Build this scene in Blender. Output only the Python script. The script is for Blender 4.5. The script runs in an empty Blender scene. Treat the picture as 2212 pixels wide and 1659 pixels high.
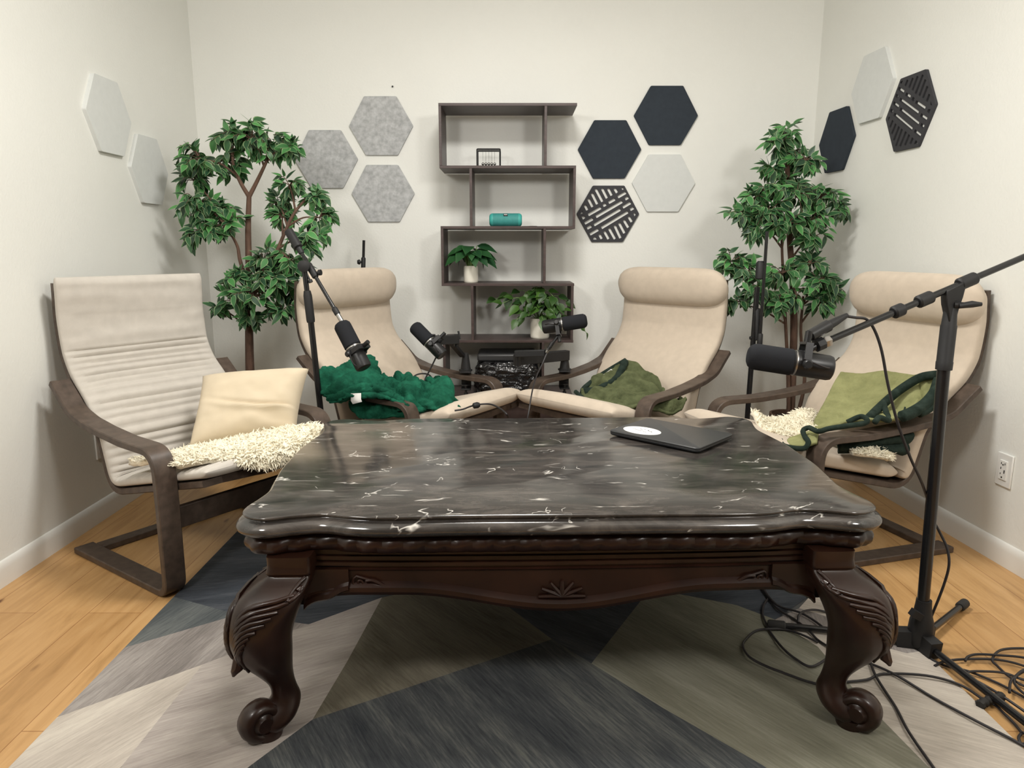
import bpy, bmesh, math, random
from mathutils import Vector, Matrix, noise
from mathutils.geometry import tessellate_polygon
random.seed(7)
PI = math.pi
C = bpy.context.scene.collection

# ------------------------------------------------------------------ camera model (also used to measure the place)
CH, CF, CP = 1.12, 1545.0, math.atan(296/1545)
def at(x, y, Y):
    """point of the room at depth Y seen at photo position x, y"""
    u = (x-1106)/CF; v = (829.5-y)/CF
    d = (u, math.cos(CP)+v*math.sin(CP), -math.sin(CP)+v*math.cos(CP))
    t = Y/d[1]
    return Vector((t*d[0], Y, CH+t*d[2]))
def atz(x, y, z):
    u = (x-1106)/CF; v = (829.5-y)/CF
    d = (u, math.cos(CP)+v*math.sin(CP), -math.sin(CP)+v*math.cos(CP))
    t = (z-CH)/d[2]
    return Vector((t*d[0], t*d[1], z))

cam = bpy.data.cameras.new('camera')
cam.sensor_fit = 'HORIZONTAL'; cam.sensor_width = 36.0; cam.lens = 36.0*CF/2212
cam.clip_start = 0.05
co = bpy.data.objects.new('camera', cam); C.objects.link(co)
co.location = (0, 0, CH); co.rotation_euler = (PI/2-CP, 0, 0)
bpy.context.scene.camera = co

# ------------------------------------------------------------------ materials
def new_mat(name):
    m = bpy.data.materials.new(name); m.use_nodes = True
    nt = m.node_tree; b = nt.nodes['Principled BSDF']
    return m, nt, b
def N(nt, kind, **kw):
    n = nt.nodes.new(kind)
    for k, v in kw.items():
        if k.startswith('i_'):
            key = k[2:].replace('_', ' ')
            n.inputs[key].default_value = v
        else: setattr(n, k, v)
    return n
def ramp(nt, stops, interp='LINEAR'):
    n = nt.nodes.new('ShaderNodeValToRGB'); cr = n.color_ramp; cr.interpolation = interp
    while len(cr.elements) < len(stops): cr.elements.new(0.5)
    for e, (p, c) in zip(cr.elements, stops):
        e.position = p; e.color = (*c, 1) if len(c) == 3 else c
    return n
def coords(nt, scale=(1, 1, 1), rot=(0, 0, 0), kind='Object'):
    tc = nt.nodes.new('ShaderNodeTexCoord'); mp = nt.nodes.new('ShaderNodeMapping')
    mp.inputs['Scale'].default_value = scale; mp.inputs['Rotation'].default_value = rot
    nt.links.new(tc.outputs[kind], mp.inputs['Vector']); return mp
def bump(nt, b, height, strength=.3, dist=.01):
    n = nt.nodes.new('ShaderNodeBump'); n.inputs['Strength'].default_value = strength
    n.inputs['Distance'].default_value = dist
    nt.links.new(height, n.inputs['Height']); nt.links.new(n.outputs['Normal'], b.inputs['Normal'])
def simple(name, col, rough=.5, var=.0, vscale=20, bstr=0, bscale=200, metal=0, spec=.5, sheen=0, stretch=(1, 1, 1), bdist=.002, coat=0):
    m, nt, b = new_mat(name)
    b.inputs['Roughness'].default_value = rough; b.inputs['Metallic'].default_value = metal
    b.inputs['Specular IOR Level'].default_value = spec
    b.inputs['Sheen Weight'].default_value = sheen; b.inputs['Coat Weight'].default_value = coat
    b.inputs['Base Color'].default_value = (*col, 1)
    mp = coords(nt, stretch)
    if var:
        no = N(nt, 'ShaderNodeTexNoise', i_Scale=vscale, i_Detail=4.0); nt.links.new(mp.outputs[0], no.inputs['Vector'])
        r = ramp(nt, [(.3, [c*(1-var) for c in col]), (.7, [min(1, c*(1+var)) for c in col])])
        nt.links.new(no.outputs['Fac'], r.inputs['Fac']); nt.links.new(r.outputs['Color'], b.inputs['Base Color'])
    if bstr:
        no = N(nt, 'ShaderNodeTexNoise', i_Scale=bscale, i_Detail=3.0); nt.links.new(mp.outputs[0], no.inputs['Vector'])
        bump(nt, b, no.outputs['Fac'], bstr, bdist)
    return m

M = {}
M['wall'] = simple('wall_paint', (.825, .83, .788), .55, .012, 3, .22, 95, bdist=.004, spec=.35)
M['ceil'] = simple('ceiling_paint', (.82, .81, .78), .8)
M['base'] = simple('white_trim_paint', (.80, .79, .745), .35)
M['walnut'] = simple('dark_stained_birch', (.078, .056, .043), .42, .28, 9, 0, stretch=(4, 4, 4), spec=.4)
M['shelfwood'] = simple('espresso_board', (.060, .040, .037), .42, .25, 8, 0, stretch=(1, 6, 6))
M['mahog'] = simple('dark_mahogany', (.020, .0074, .0043), .33, .4, 10, .05, 60, spec=.4, coat=.12)
M['black'] = simple('black_metal', (.012, .012, .013), .38, spec=.45)
M['blackmat'] = simple('black_plastic', (.014, .014, .015), .55, spec=.4)
M['tube'] = simple('gloss_black_tube', (.010, .010, .011), .22, spec=.5)
M['foam'] = simple('dark_foam', (.020, .021, .024), .95, 0, 20, .5, 900, bdist=.001, spec=.1)
M['chrome'] = simple('chrome', (.42, .41, .39), .3, metal=1)
M['brass'] = simple('brass', (.8, .55, .2), .25, metal=1)
M['rubber'] = simple('rubber', (.02, .019, .018), .8)
M['cable'] = simple('cable_sheath', (.016, .014, .016), .5)
M['white'] = simple('white_plastic', (.80, .80, .77), .35)
M['label'] = simple('white_cloth_label', (.82, .81, .78), .8)
M['slot'] = simple('dark_slot', (.015, .015, .015), .6)
M['red'] = simple('red_tag_cloth', (.58, .05, .05), .7)
M['pillow'] = simple('cream_cotton', (.60, .51, .375), .9, .05, 12, .25, 700, bdist=.001, spec=.15, sheen=.1)
M['beige'] = simple('beige_upholstery', (.575, .49, .395), .9, .045, 30, .35, 800, bdist=.0012, spec=.15, sheen=.15)
M['beigegrey'] = simple('light_grey_quilt', (.53, .495, .445), .92, .05, 25, .3, 600, bdist=.0012, spec=.15, sheen=.1)
M['seatbase'] = simple('seat_webbing', (.05, .05, .055), .8)
M['wool'] = simple('sheep_wool', (.86, .80, .64), .95, .10, 18, .6, 120, bdist=.004, spec=.1, sheen=.3)
M['greygel'] = simple('grey_felt', (.46, .47, .475), .95, .2, 48, .3, 400, bdist=.001, spec=.1)
M['darkfelt'] = simple('navy_charcoal_felt', (.040, .049, .061), .95, .06, 40, .3, 700, bdist=.001, spec=.12)
M['whitefelt'] = simple('white_felt', (.69, .71, .695), .95, .02, 40, .2, 500, bdist=.001, spec=.1)
M['lattice'] = simple('charcoal_board', (.034, .034, .040), .7, .05, 40)
M['teal'] = simple('teal_mesh_fabric', (.040, .26, .24), .65, .08, 60, .5, 1500, bdist=.0006)
M['tealcap'] = simple('teal_rubber', (.06, .42, .37), .5)
M['potwhite'] = simple('white_ceramic', (.80, .77, .67), .35, .02, 6)
M['soil'] = simple('soil', (.03, .02, .013), .95, .3, 60)
M['basket'] = simple('woven_basket', (.10, .055, .032), .8, .35, 60, .6, 120)
M['bark'] = simple('artificial_bark', (.105, .058, .038), .8, .35, 14, .6, 60, stretch=(4, 4, 1))
M['stem'] = simple('green_stem', (.16, .27, .08), .6)
M['laptop'] = simple('black_aluminium', (.040, .041, .043), .38, .03, 200, spec=.5)
M['laptopedge'] = simple('laptop_edge', (.012, .013, .016), .45)
M['ink'] = simple('dark_ink', (.05, .05, .06), .7)
M['bag'] = simple('black_plastic_film', (.013, .013, .014), .16, 0, 10, .9, 26, spec=.6, bdist=.02)
M['cardtop'] = simple('dark_lid', (.030, .030, .031), .45, .1, 20)

def fur_green(name, base, tip, scale=18, bstr=.7):
    m, nt, b = new_mat(name)
    mp = coords(nt)
    no = N(nt, 'ShaderNodeTexNoise', i_Scale=scale, i_Detail=6.0, i_Roughness=.65); nt.links.new(mp.outputs[0], no.inputs['Vector'])
    r = ramp(nt, [(.32, base), (.68, tip)]); nt.links.new(no.outputs['Fac'], r.inputs['Fac'])
    nt.links.new(r.outputs['Color'], b.inputs['Base Color'])
    b.inputs['Roughness'].default_value = .9; b.inputs['Sheen Weight'].default_value = .35
    b.inputs['Sheen Tint'].default_value = (*[min(1, c*2) for c in tip], 1)
    b.inputs['Specular IOR Level'].default_value = .1
    n2 = N(nt, 'ShaderNodeTexNoise', i_Scale=90.0, i_Detail=4.0); nt.links.new(mp.outputs[0], n2.inputs['Vector'])
    bump(nt, b, n2.outputs['Fac'], bstr, .006)
    return m
M['emerald'] = fur_green('emerald_plush', (.004, .038, .022), (.016, .130, .075))
M['olive'] = fur_green('olive_plush', (.046, .054, .025), (.125, .142, .070))
M['moss'] = fur_green('moss_plush', (.185, .192, .085), (.295, .30, .140), 14)
M['darktrim'] = fur_green('dark_green_velvet', (.010, .017, .013), (.028, .042, .034), 30, .3)

def leaf_mat(name, dark, light, edge):
    m, nt, b = new_mat(name)
    a = nt.nodes.new('ShaderNodeAttribute'); a.attribute_name = 'leaf'
    sep = nt.nodes.new('ShaderNodeSeparateColor'); nt.links.new(a.outputs['Color'], sep.inputs[0])
    r = ramp(nt, [(0, dark), (.75, [(x+y)/2 for x, y in zip(dark, light)]), (1, light)]); nt.links.new(sep.outputs[0], r.inputs['Fac'])
    mx = nt.nodes.new('ShaderNodeMix'); mx.data_type = 'RGBA'
    r2 = ramp(nt, [(.70, (0, 0, 0)), (.95, (1, 1, 1))]); nt.links.new(sep.outputs[1], r2.inputs['Fac'])
    nt.links.new(r2.outputs['Color'], mx.inputs['Factor'])
    nt.links.new(r.outputs['Color'], mx.inputs['A']); mx.inputs['B'].default_value = (*edge, 1)
    nt.links.new(mx.outputs['Result'], b.inputs['Base Color'])
    b.inputs['Roughness'].default_value = .45
    b.inputs['Subsurface Weight'].default_value = 0
    return m
M['ficus'] = leaf_mat('variegated_ficus_leaf', (.013, .050, .022), (.070, .250, .065), (.27, .38, .19))
M['peace'] = leaf_mat('broad_green_leaf', (.010, .050, .018), (.040, .140, .035), (.03, .11, .03))
M['pothos'] = leaf_mat('pothos_leaf', (.010, .040, .008), (.062, .145, .020), (.05, .11, .02))

def floor_mat():
    m, nt, b = new_mat('oak_planks')
    mp = coords(nt, (1, 1, 1), (0, 0, PI/2))
    br = nt.nodes.new('ShaderNodeTexBrick'); br.offset = .37; br.offset_frequency = 2
    for k, v in (('Scale', 1.0), ('Mortar Size', .0012), ('Brick Width', 1.5), ('Row Height', .165), ('Bias', 0.0)): br.inputs[k].default_value = v
    br.inputs['Color1'].default_value = (.0, .0, .0, 1); br.inputs['Color2'].default_value = (1, 1, 1, 1); br.inputs['Mortar'].default_value = (.5, .5, .5, 1)
    nt.links.new(mp.outputs[0], br.inputs['Vector'])
    mp2 = coords(nt, (9, 1.0, 1))
    no = N(nt, 'ShaderNodeTexNoise', i_Scale=3.2, i_Detail=7.0, i_Roughness=.62, i_Distortion=.6); nt.links.new(mp2.outputs[0], no.inputs['Vector'])
    r = ramp(nt, [(.25, (.40, .225, .085)), (.5, (.565, .335, .140)), (.75, (.65, .41, .19))]); nt.links.new(no.outputs['Fac'], r.inputs['Fac'])
    mx = nt.nodes.new('ShaderNodeMix'); mx.data_type = 'RGBA'; mx.blend_type = 'MULTIPLY'; mx.inputs['Factor'].default_value = 1
    r3 = ramp(nt, [(0, (.80, .76, .70)), (1, (1.0, 1.0, 1.0))]); nt.links.new(br.outputs['Color'], r3.inputs['Fac'])
    nt.links.new(r.outputs['Color'], mx.inputs['A']); nt.links.new(r3.outputs['Color'], mx.inputs['B'])
    # knots
    mp3 = coords(nt, (3.2, 1.1, 1))
    vo = N(nt, 'ShaderNodeTexVoronoi', i_Scale=1.9); nt.links.new(mp3.outputs[0], vo.inputs['Vector'])
    rk = ramp(nt, [(.0, (.10, .05, .03)), (.035, (.25, .14, .07)), (.075, (1, 1, 1))]); nt.links.new(vo.outputs['Distance'], rk.inputs['Fac'])
    mk = nt.nodes.new('ShaderNodeMix'); mk.data_type = 'RGBA'; mk.blend_type = 'MULTIPLY'; mk.inputs['Factor'].default_value = 1
    nt.links.new(mx.outputs['Result'], mk.inputs['A']); nt.links.new(rk.outputs['Color'], mk.inputs['B'])
    mm = nt.nodes.new('ShaderNodeMix'); mm.data_type = 'RGBA'; mm.blend_type = 'MULTIPLY'
    nt.links.new(br.outputs['Fac'], mm.inputs['Factor']); nt.links.new(mk.outputs['Result'], mm.inputs['A']); mm.inputs['B'].default_value = (.55, .42, .32, 1)
    nt.links.new(mm.outputs['Result'], b.inputs['Base Color'])
    b.inputs['Roughness'].default_value = .38; b.inputs['Specular IOR Level'].default_value = .4
    bump(nt, b, no.outputs['Fac'], .06, .004)
    return m
M['floor'] = floor_mat()

def rug_mat(name, cols, ang, sx=150, sy=11):
    m, nt, b = new_mat(name)
    mp = coords(nt, (1, 1, 1), (0, 0, ang))
    m2 = nt.nodes.new('ShaderNodeMapping'); m2.inputs['Scale'].default_value = (sx, sy, 1); nt.links.new(mp.outputs[0], m2.inputs['Vector'])
    no = N(nt, 'ShaderNodeTexNoise', i_Scale=1.0, i_Detail=6.0, i_Roughness=.7); nt.links.new(m2.outputs[0], no.inputs['Vector'])
    m3 = nt.nodes.new('ShaderNodeMapping'); m3.inputs['Scale'].default_value = (11, 1.6, 1); nt.links.new(mp.outputs[0], m3.inputs['Vector'])
    n3 = N(nt, 'ShaderNodeTexNoise', i_Scale=1.0, i_Detail=3.0); nt.links.new(m3.outputs[0], n3.inputs['Vector'])
    mixv = N(nt, 'ShaderNodeMath', operation='ADD'); nt.links.new(no.outputs['Fac'], mixv.inputs[0]); nt.links.new(n3.outputs['Fac'], mixv.inputs[1])
    half = N(nt, 'ShaderNodeMath', operation='MULTIPLY'); half.inputs[1].default_value = .5; nt.links.new(mixv.outputs[0], half.inputs[0])
    r = ramp(nt, [(.36, cols[0]), (.50, cols[1]), (.64, cols[2])]); nt.links.new(half.outputs[0], r.inputs['Fac'])
    nt.links.new(r.outputs['Color'], b.inputs['Base Color'])
    b.inputs['Roughness'].default_value = .95; b.inputs['Specular IOR Level'].default_value = .1; b.inputs['Sheen Weight'].default_value = .1
    bump(nt, b, no.outputs['Fac'], .5, .004)
    return m
NAVY = [(.018, .022, .030), (.040, .047, .058), (.085, .092, .105)]
SLATE = [(.050, .058, .062), (.085, .095, .098), (.15, .16, .155)]
TAUPE = [(.15, .135, .125), (.24, .215, .20), (.36, .33, .305)]
CREAM = [(.36, .32, .275), (.48, .43, .375), (.60, .55, .475)]
PINK = [(.27, .235, .215), (.38, .34, .31), (.49, .44, .40)]
KHAKI = [(.075, .066, .045), (.14, .125, .092), (.19, .172, .13)]
SAGE = [(.12, .118, .085), (.175, .17, .128), (.24, .235, .185)]
R_ = math.radians
M['rug_navy_left'] = rug_mat('rug_navy', NAVY, R_(80))
M['rug_slate'] = rug_mat('rug_slate', SLATE, R_(20))
M['rug_taupe'] = rug_mat('rug_taupe', TAUPE, R_(12))
M['rug_cream'] = rug_mat('rug_cream', CREAM, R_(30))
M['rug_pink'] = rug_mat('rug_pale_taupe', PINK, R_(60))
M['rug_khaki'] = rug_mat('rug_khaki', KHAKI, R_(-40))
M['rug_navy_front'] = rug_mat('rug_navy_front', [(.020, .024, .030), (.055, .060, .064), (.13, .135, .125)], R_(-32))
M['rug_dark'] = rug_mat('rug_dark_middle', NAVY, R_(-50))
M['rug_sage'] = rug_mat('rug_sage', SAGE, R_(-38))
M['rug_light'] = rug_mat('rug_light_right', CREAM, R_(-62))
M['rug_edge'] = simple('rug_binding', (.10, .10, .10), .9)

def marble_mat():
    m, nt, b = new_mat('dark_veined_marble')
    mp = coords(nt)
    mpb = nt.nodes.new('ShaderNodeMapping'); mpb.inputs['Scale'].default_value = (1.3, 4.5, 2); nt.links.new(mp.outputs[0], mpb.inputs['Vector'])
    n1 = N(nt, 'ShaderNodeTexNoise', i_Scale=4.5, i_Detail=9.0, i_Roughness=.7, i_Distortion=.6); nt.links.new(mpb.outputs[0], n1.inputs['Vector'])
    r1 = ramp(nt, [(.3, (.016, .016, .0155)), (.48, (.042, .037, .034)), (.66, (.098, .085, .076))]); nt.links.new(n1.outputs['Fac'], r1.inputs['Fac'])
    def vein(scale, stretch, seed, lo, hi, detail, msc, mlo, mhi):
        a = nt.nodes.new('ShaderNodeMapping'); a.inputs['Scale'].default_value = stretch; a.inputs['Location'].default_value = (seed, seed*1.7, seed*.3); a.inputs['Rotation'].default_value = (0, 0, seed)
        nt.links.new(mp.outputs[0], a.inputs['Vector'])
        n = N(nt, 'ShaderNodeTexNoise', i_Scale=scale, i_Detail=detail, i_Roughness=.55, i_Distortion=.9); nt.links.new(a.outputs[0], n.inputs['Vector'])
        s = N(nt, 'ShaderNodeMath', operation='SUBTRACT'); s.inputs[1].default_value = .5; nt.links.new(n.outputs['Fac'], s.inputs[0])
        ab = N(nt, 'ShaderNodeMath', operation='ABSOLUTE'); nt.links.new(s.outputs[0], ab.inputs[0])
        rr = ramp(nt, [(lo, (1, 1, 1)), (hi, (0, 0, 0))]); nt.links.new(ab.outputs[0], rr.inputs['Fac'])
        n2 = N(nt, 'ShaderNodeTexNoise', i_Scale=msc, i_Detail=2.0); nt.links.new(a.outputs[0], n2.inputs['Vector'])
        r2 = ramp(nt, [(mlo, (0, 0, 0)), (mhi, (1, 1, 1))]); nt.links.new(n2.outputs['Fac'], r2.inputs['Fac'])
        mu = N(nt, 'ShaderNodeMath', operation='MULTIPLY'); nt.links.new(rr.outputs['Color'], mu.inputs[0]); nt.links.new(r2.outputs['Color'], mu.inputs[1])
        return mu
    v1 = vein(2.2, (1, 2.2, 1), .2, .0015, .006, 5, 7, .58, .64)
    v2 = vein(3.5, (1, 1.4, 1), 1.1, .001, .005, 4, 9, .60, .66)
    v3 = vein(5.0, (.6, 2.8, 1), .05, .002, .010, 3, 12, .62, .70)
    mx1 = N(nt, 'ShaderNodeMath', operation='MAXIMUM'); nt.links.new(v1.outputs[0], mx1.inputs[0]); nt.links.new(v2.outputs[0], mx1.inputs[1])
    mx2 = N(nt, 'ShaderNodeMath', operation='MAXIMUM'); nt.links.new(mx1.outputs[0], mx2.inputs[0]); nt.links.new(v3.outputs[0], mx2.inputs[1])
    mx = nt.nodes.new('ShaderNodeMix'); mx.data_type = 'RGBA'; nt.links.new(mx2.outputs[0], mx.inputs['Factor'])
    nt.links.new(r1.outputs['Color'], mx.inputs['A']); mx.inputs['B'].default_value = (.72, .69, .64, 1)
    nt.links.new(mx.outputs['Result'], b.inputs['Base Color'])
    b.inputs['Roughness'].default_value = .15; b.inputs["Specular IOR Level"].default_value = .85
    return m
M['marble'] = marble_mat()
M['marblevein'] = simple('white_marble_vein', (.74, .71, .66), .25)

# ------------------------------------------------------------------ mesh builder
class MB:
    def __init__(s): s.v = []; s.f = []; s.m = []; s.att = None
    def add(s, vs, fs, mi=0):
        o = len(s.v); s.v += [Vector(v) for v in vs]; s.f += [tuple(i+o for i in f) for f in fs]; s.m += [mi]*len(fs); return s
    def box(s, c, d, rot=None, mi=0):
        vs = [Vector((x*d[0]/2, y*d[1]/2, z*d[2]/2)) for x in (-1, 1) for y in (-1, 1) for z in (-1, 1)]
        if rot is not None: vs = [rot @ v for v in vs]
        c = Vector(c)
        return s.add([v+c for v in vs], [(0, 1, 3, 2), (4, 6, 7, 5), (0, 4, 5, 1), (2, 3, 7, 6), (0, 2, 6, 4), (1, 5, 7, 3)], mi)
    def beam(s, a, b, w, h, up=(0, 0, 1), mi=0):
        a, b = Vector(a), Vector(b); d = (b-a); L = d.length; d.normalize(); u = Vector(up); x = d.cross(u)
        if x.length < 1e-4: x = d.cross(Vector((0, 1, 0)))
        x.normalize(); u = x.cross(d)
        return s.box((a+b)/2, (w, L, h), Matrix((x, d, u)).transposed(), mi)
    def tube(s, pts, r, n=10, closed=False, caps=True, mi=0, flat=None):
        pts = [Vector(p) for p in pts]; k = len(pts)
        rs = r if isinstance(r, (list, tuple)) else [r]*k
        o = len(s.v); prev = None; fs = []
        for i, p in enumerate(pts):
            if closed: t = pts[(i+1) % k]-pts[i-1]
            else: t = pts[min(i+1, k-1)]-pts[max(i-1, 0)]
            if t.length < 1e-9: t = Vector((0, 0, 1))
            t.normalize()
            if prev is None:
                a = Vector((0, 0, 1)) if abs(t.z) < .9 else Vector((1, 0, 0))
                x = t.cross(a).normalized()
            else:
                x = prev-t*prev.dot(t)
                x = x.normalized() if x.length > 1e-6 else t.orthogonal().normalized()
            prev = x; y = t.cross(x)
            for j in range(n):
                an = 2*PI*j/n
                s.v.append(p+x*math.cos(an)*rs[i]+y*math.sin(an)*rs[i])
        m = k if closed else k-1
        for i in range(m):
            a0 = o+i*n; b0 = o+((i+1) % k)*n
            for j in range(n): fs.append((a0+j, a0+(j+1) % n, b0+(j+1) % n, b0+j))
        if caps and not closed:
            fs.append(tuple(o+j for j in reversed(range(n)))); fs.append(tuple(o+(k-1)*n+j for j in range(n)))
        s.f += fs; s.m += [mi]*len(fs); return s
    def lathe(s, prof, a, b, n=24, mi=0):
        """prof: (t along a->b in metres, radius)"""
        a, b = Vector(a), Vector(b); d = (b-a).normalized(); x = d.orthogonal().normalized(); y = d.cross(x)
        o = len(s.v); fs = []
        for t, r in prof:
            for j in range(n):
                an = 2*PI*j/n; s.v.append(a+d*t+(x*math.cos(an)+y*math.sin(an))*max(r, 1e-5))
        for i in range(len(prof)-1):
            for j in range(n): fs.append((o+i*n+j, o+i*n+(j+1) % n, o+(i+1)*n+(j+1) % n, o+(i+1)*n+j))
        fs.append(tuple(o+j for j in reversed(range(n)))); fs.append(tuple(o+(len(prof)-1)*n+j for j in range(n)))
        s.f += fs; s.m += [mi]*len(fs); return s
    def rings(s, rs, caps=True, mi=0):
        o = len(s.v); n = len(rs[0]); fs = []
        for r in rs: s.v += [Vector(p) for p in r]
        for i in range(len(rs)-1):
            for j in range(n): fs.append((o+i*n+j, o+i*n+(j+1) % n, o+(i+1)*n+(j+1) % n, o+(i+1)*n+j))
        if caps:
            fs.append(tuple(o+j for j in reversed(range(n)))); fs.append(tuple(o+(len(rs)-1)*n+j for j in range(n)))
        s.f += fs; s.m += [mi]*len(fs); return s
    def grid(s, rows, mi=0):
        o = len(s.v); n = len(rows[0])
        for r in rows: s.v += [Vector(p) for p in r]
        for i in range(len(rows)-1):
            for j in range(n-1): s.f.append((o+i*n+j, o+i*n+j+1, o+(i+1)*n+j+1, o+(i+1)*n+j)); s.m.append(mi)
        return s
    def prism(s, poly, z0, z1, mi=0, holes=(), frame=None):
        """poly & holes in 2D; frame maps (x,y,z)->Vector"""
        fr = frame or (lambda x, y, z: Vector((x, y, z)))
        loops = [list(poly)]+[list(h) for h in holes]
        flat = [p for l in loops for p in l]
        tris = tessellate_polygon([[Vector((p[0], p[1], 0)) for p in l] for l in loops])
        o = len(s.v); n = len(flat)
        s.v += [fr(p[0], p[1], z0) for p in flat]+[fr(p[0], p[1], z1) for p in flat]
        fs = []
        for t in tris: fs.append((o+t[0], o+t[1], o+t[2])); fs.append((o+n+t[2], o+n+t[1], o+n+t[0]))
        b = 0
        for l in loops:
            k = len(l)
            for i in range(k): fs.append((o+b+i, o+b+(i+1) % k, o+n+b+(i+1) % k, o+n+b+i))
            b += k
        s.f += fs; s.m += [mi]*len(fs); return s
    def build(s, name, mats, parent=None, world=True, sharp=38, smooth=True, bevel=0, recalc=True, solid=0, subsurf=0, org=None):
        if not isinstance(mats, (list, tuple)): mats = [mats]
        vs = s.v
        loc = Vector((0, 0, 0))
        if parent is not None and world:
            inv = parent['_inv']; vs = [inv @ v for v in vs]
        elif parent is None:
            if org is not None: loc = Vector(org)
            else:
                xs = [v.x for v in vs]; ys = [v.y for v in vs]; zs = [v.z for v in vs]
                loc = Vector(((min(xs)+max(xs))/2, (min(ys)+max(ys))/2, min(zs)))
            vs = [v-loc for v in vs]
        me = bpy.data.meshes.new(name)
        me.from_pydata([tuple(v) for v in vs], [], s.f)
        for m in mats: me.materials.append(m)
        me.polygons.foreach_set('material_index', s.m)
        if recalc:
            bm = bmesh.new(); bm.from_mesh(me); bmesh.ops.recalc_face_normals(bm, faces=bm.faces); bm.to_mesh(me); bm.free()
        if s.att:
            ca = me.color_attributes.new('leaf', 'FLOAT_COLOR', 'POINT')
            for i, c in enumerate(s.att): ca.data[i].color = c
        if smooth:
            me.shade_smooth(); me.set_sharp_from_angle(angle=math.radians(sharp))
        ob = bpy.data.objects.new(name, me); C.objects.link(ob); ob.location = loc
        if parent is not None: ob.parent = parent if '_real' not in parent else parent['_real']
        if bevel:
            md = ob.modifiers.new('bevel', 'BEVEL'); md.width = bevel; md.segments = 2; md.limit_method = 'ANGLE'; md.angle_limit = R_(40)
        if solid:
            md = ob.modifiers.new('solid', 'SOLIDIFY'); md.thickness = solid; md.offset = 0
        if subsurf:
            md = ob.modifiers.new('sub', 'SUBSURF'); md.levels = subsurf; md.render_levels = subsurf
        return ob

class Root(dict): pass
def thing(name, label, cat, loc=(0, 0, 0), rotz=0, group=None, scale=(1, 1, 1)):
    o = bpy.data.objects.new(name, None); C.objects.link(o); o.empty_display_size = .1
    o.location = loc; o.rotation_euler = (0, 0, rotz); o.scale = scale
    o['label'] = label; o['category'] = cat
    if group: o['group'] = group
    mw = Matrix.Translation(Vector(loc)) @ Matrix.Rotation(rotz, 4, 'Z') @ Matrix.Diagonal((*scale, 1))
    r = Root(); r['_real'] = o; r['_inv'] = mw.inverted(); r['_mw'] = mw
    return r
def sub(obj, root):
    """let a part carry sub-parts: same coordinates as its thing"""
    r = Root(); r['_real'] = obj; r['_inv'] = root['_inv']; return r
def tag(o, label, cat, group=None):
    o['label'] = label; o['category'] = cat
    if group: o['group'] = group
    return o
def struct(o): o['kind'] = 'structure'; return o

def fillet(pts, rad, n=7):
    """rounded 2D/3D polyline"""
    P = [Vector(p) for p in pts]; out = [P[0]]
    rr = rad if isinstance(rad, (list, tuple)) else [rad]*(len(P)-2)
    for i in range(1, len(P)-1):
        a, b, c = P[i-1], P[i], P[i+1]; u = (a-b).normalized(); w = (c-b).normalized()
        ang = u.angle(w); d = min(rr[i-1]/math.tan(ang/2), (a-b).length*.49, (c-b).length*.49)
        p, q = b+u*d, b+w*d
        for k in range(n+1):
            t = k/n; out.append((1-t)**2*p+2*t*(1-t)*b+t*t*q)
    out.append(P[-1]); return out
def catmull(pts, n=6, closed=False):
    P = [Vector(p) for p in pts]; k = len(P); out = []
    m = k if closed else k-1
    for i in range(m):
        p0 = P[i-1] if (closed or i > 0) else P[0]*2-P[1]
        p1 = P[i]; p2 = P[(i+1) % k]
        p3 = P[(i+2) % k] if (closed or i+2 < k) else P[-1]*2-P[-2]
        for j in range(n):
            t = j/n
            out.append(.5*((2*p1)+(p2-p0)*t+(2*p0-5*p1+4*p2-p3)*t*t+(3*p1-p0-3*p2+p3)*t**3))
    if not closed: out.append(P[-1])
    return out
def resample(P, step):
    out = [P[0].copy()]; acc = 0
    for a, b in zip(P[:-1], P[1:]):
        L = (b-a).length; pos = step-acc
        while pos <= L and L > 0:
            out.append(a.lerp(b, pos/L)); pos += step
        acc = (acc+L) % step
    if (out[-1]-P[-1]).length > step*.3: out.append(P[-1].copy())
    return out
def nz(p, s=1.0, seed=0): return noise.noise(Vector((p[0]*s+seed, p[1]*s-seed*.7, p[2]*s+seed*1.3)))

# ------------------------------------------------------------------ the room
YB = 4.09
def xr(Y): return 1.775-.066*(Y-2.2)
XL = -1.716; YF = -4.6; ZC = 2.62
b = MB(); b.add([(XL-.1, YF-.1, 0), (xr(YF)+.1, YF-.1, 0), (xr(YB)+.1, YB+.1, 0), (XL-.1, YB+.1, 0), (XL-.1, YF-.1, -.1), (xr(YF)+.1, YF-.1, -.1), (xr(YB)+.1, YB+.1, -.1), (XL-.1, YB+.1, -.1)],
    [(0, 1, 2, 3), (4, 7, 6, 5), (0, 4, 5, 1), (1, 5, 6, 2), (2, 6, 7, 3), (3, 7, 4, 0)])
struct(b.build('floor', M['floor'], smooth=False, org=(0, 0, 0)))
def wall(name, p, q, out):
    p, q, out = Vector((*p, 0)), Vector((*q, 0)), Vector((*out, 0))*.1
    up = Vector((0, 0, ZC)); b = MB()
    b.add([p, q, q+out, p+out, p+up, q+up, q+out+up, p+out+up], [(0, 1, 5, 4), (1, 2, 6, 5), (2, 3, 7, 6), (3, 0, 4, 7), (4, 5, 6, 7), (0, 3, 2, 1)])
    return struct(b.build(name, M['wall'], smooth=False, org=(0, 0, 0)))
wall('wall_back', (XL-.1, YB), (xr(YB)+.1, YB), (0, 1))
wall('wall_left', (XL, YF), (XL, YB), (-1, 0))
wall('wall_right', (xr(YF), YF), (xr(YB), YB), (1, 0))
wall('wall_front', (XL-.1, YF), (xr(YF)+.1, YF), (0, -1))
b = MB().box(((XL+xr(1))/2, (YF+YB)/2, ZC+.05), (xr(YF)-XL+.3, YB-YF+.3, .1))
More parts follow.
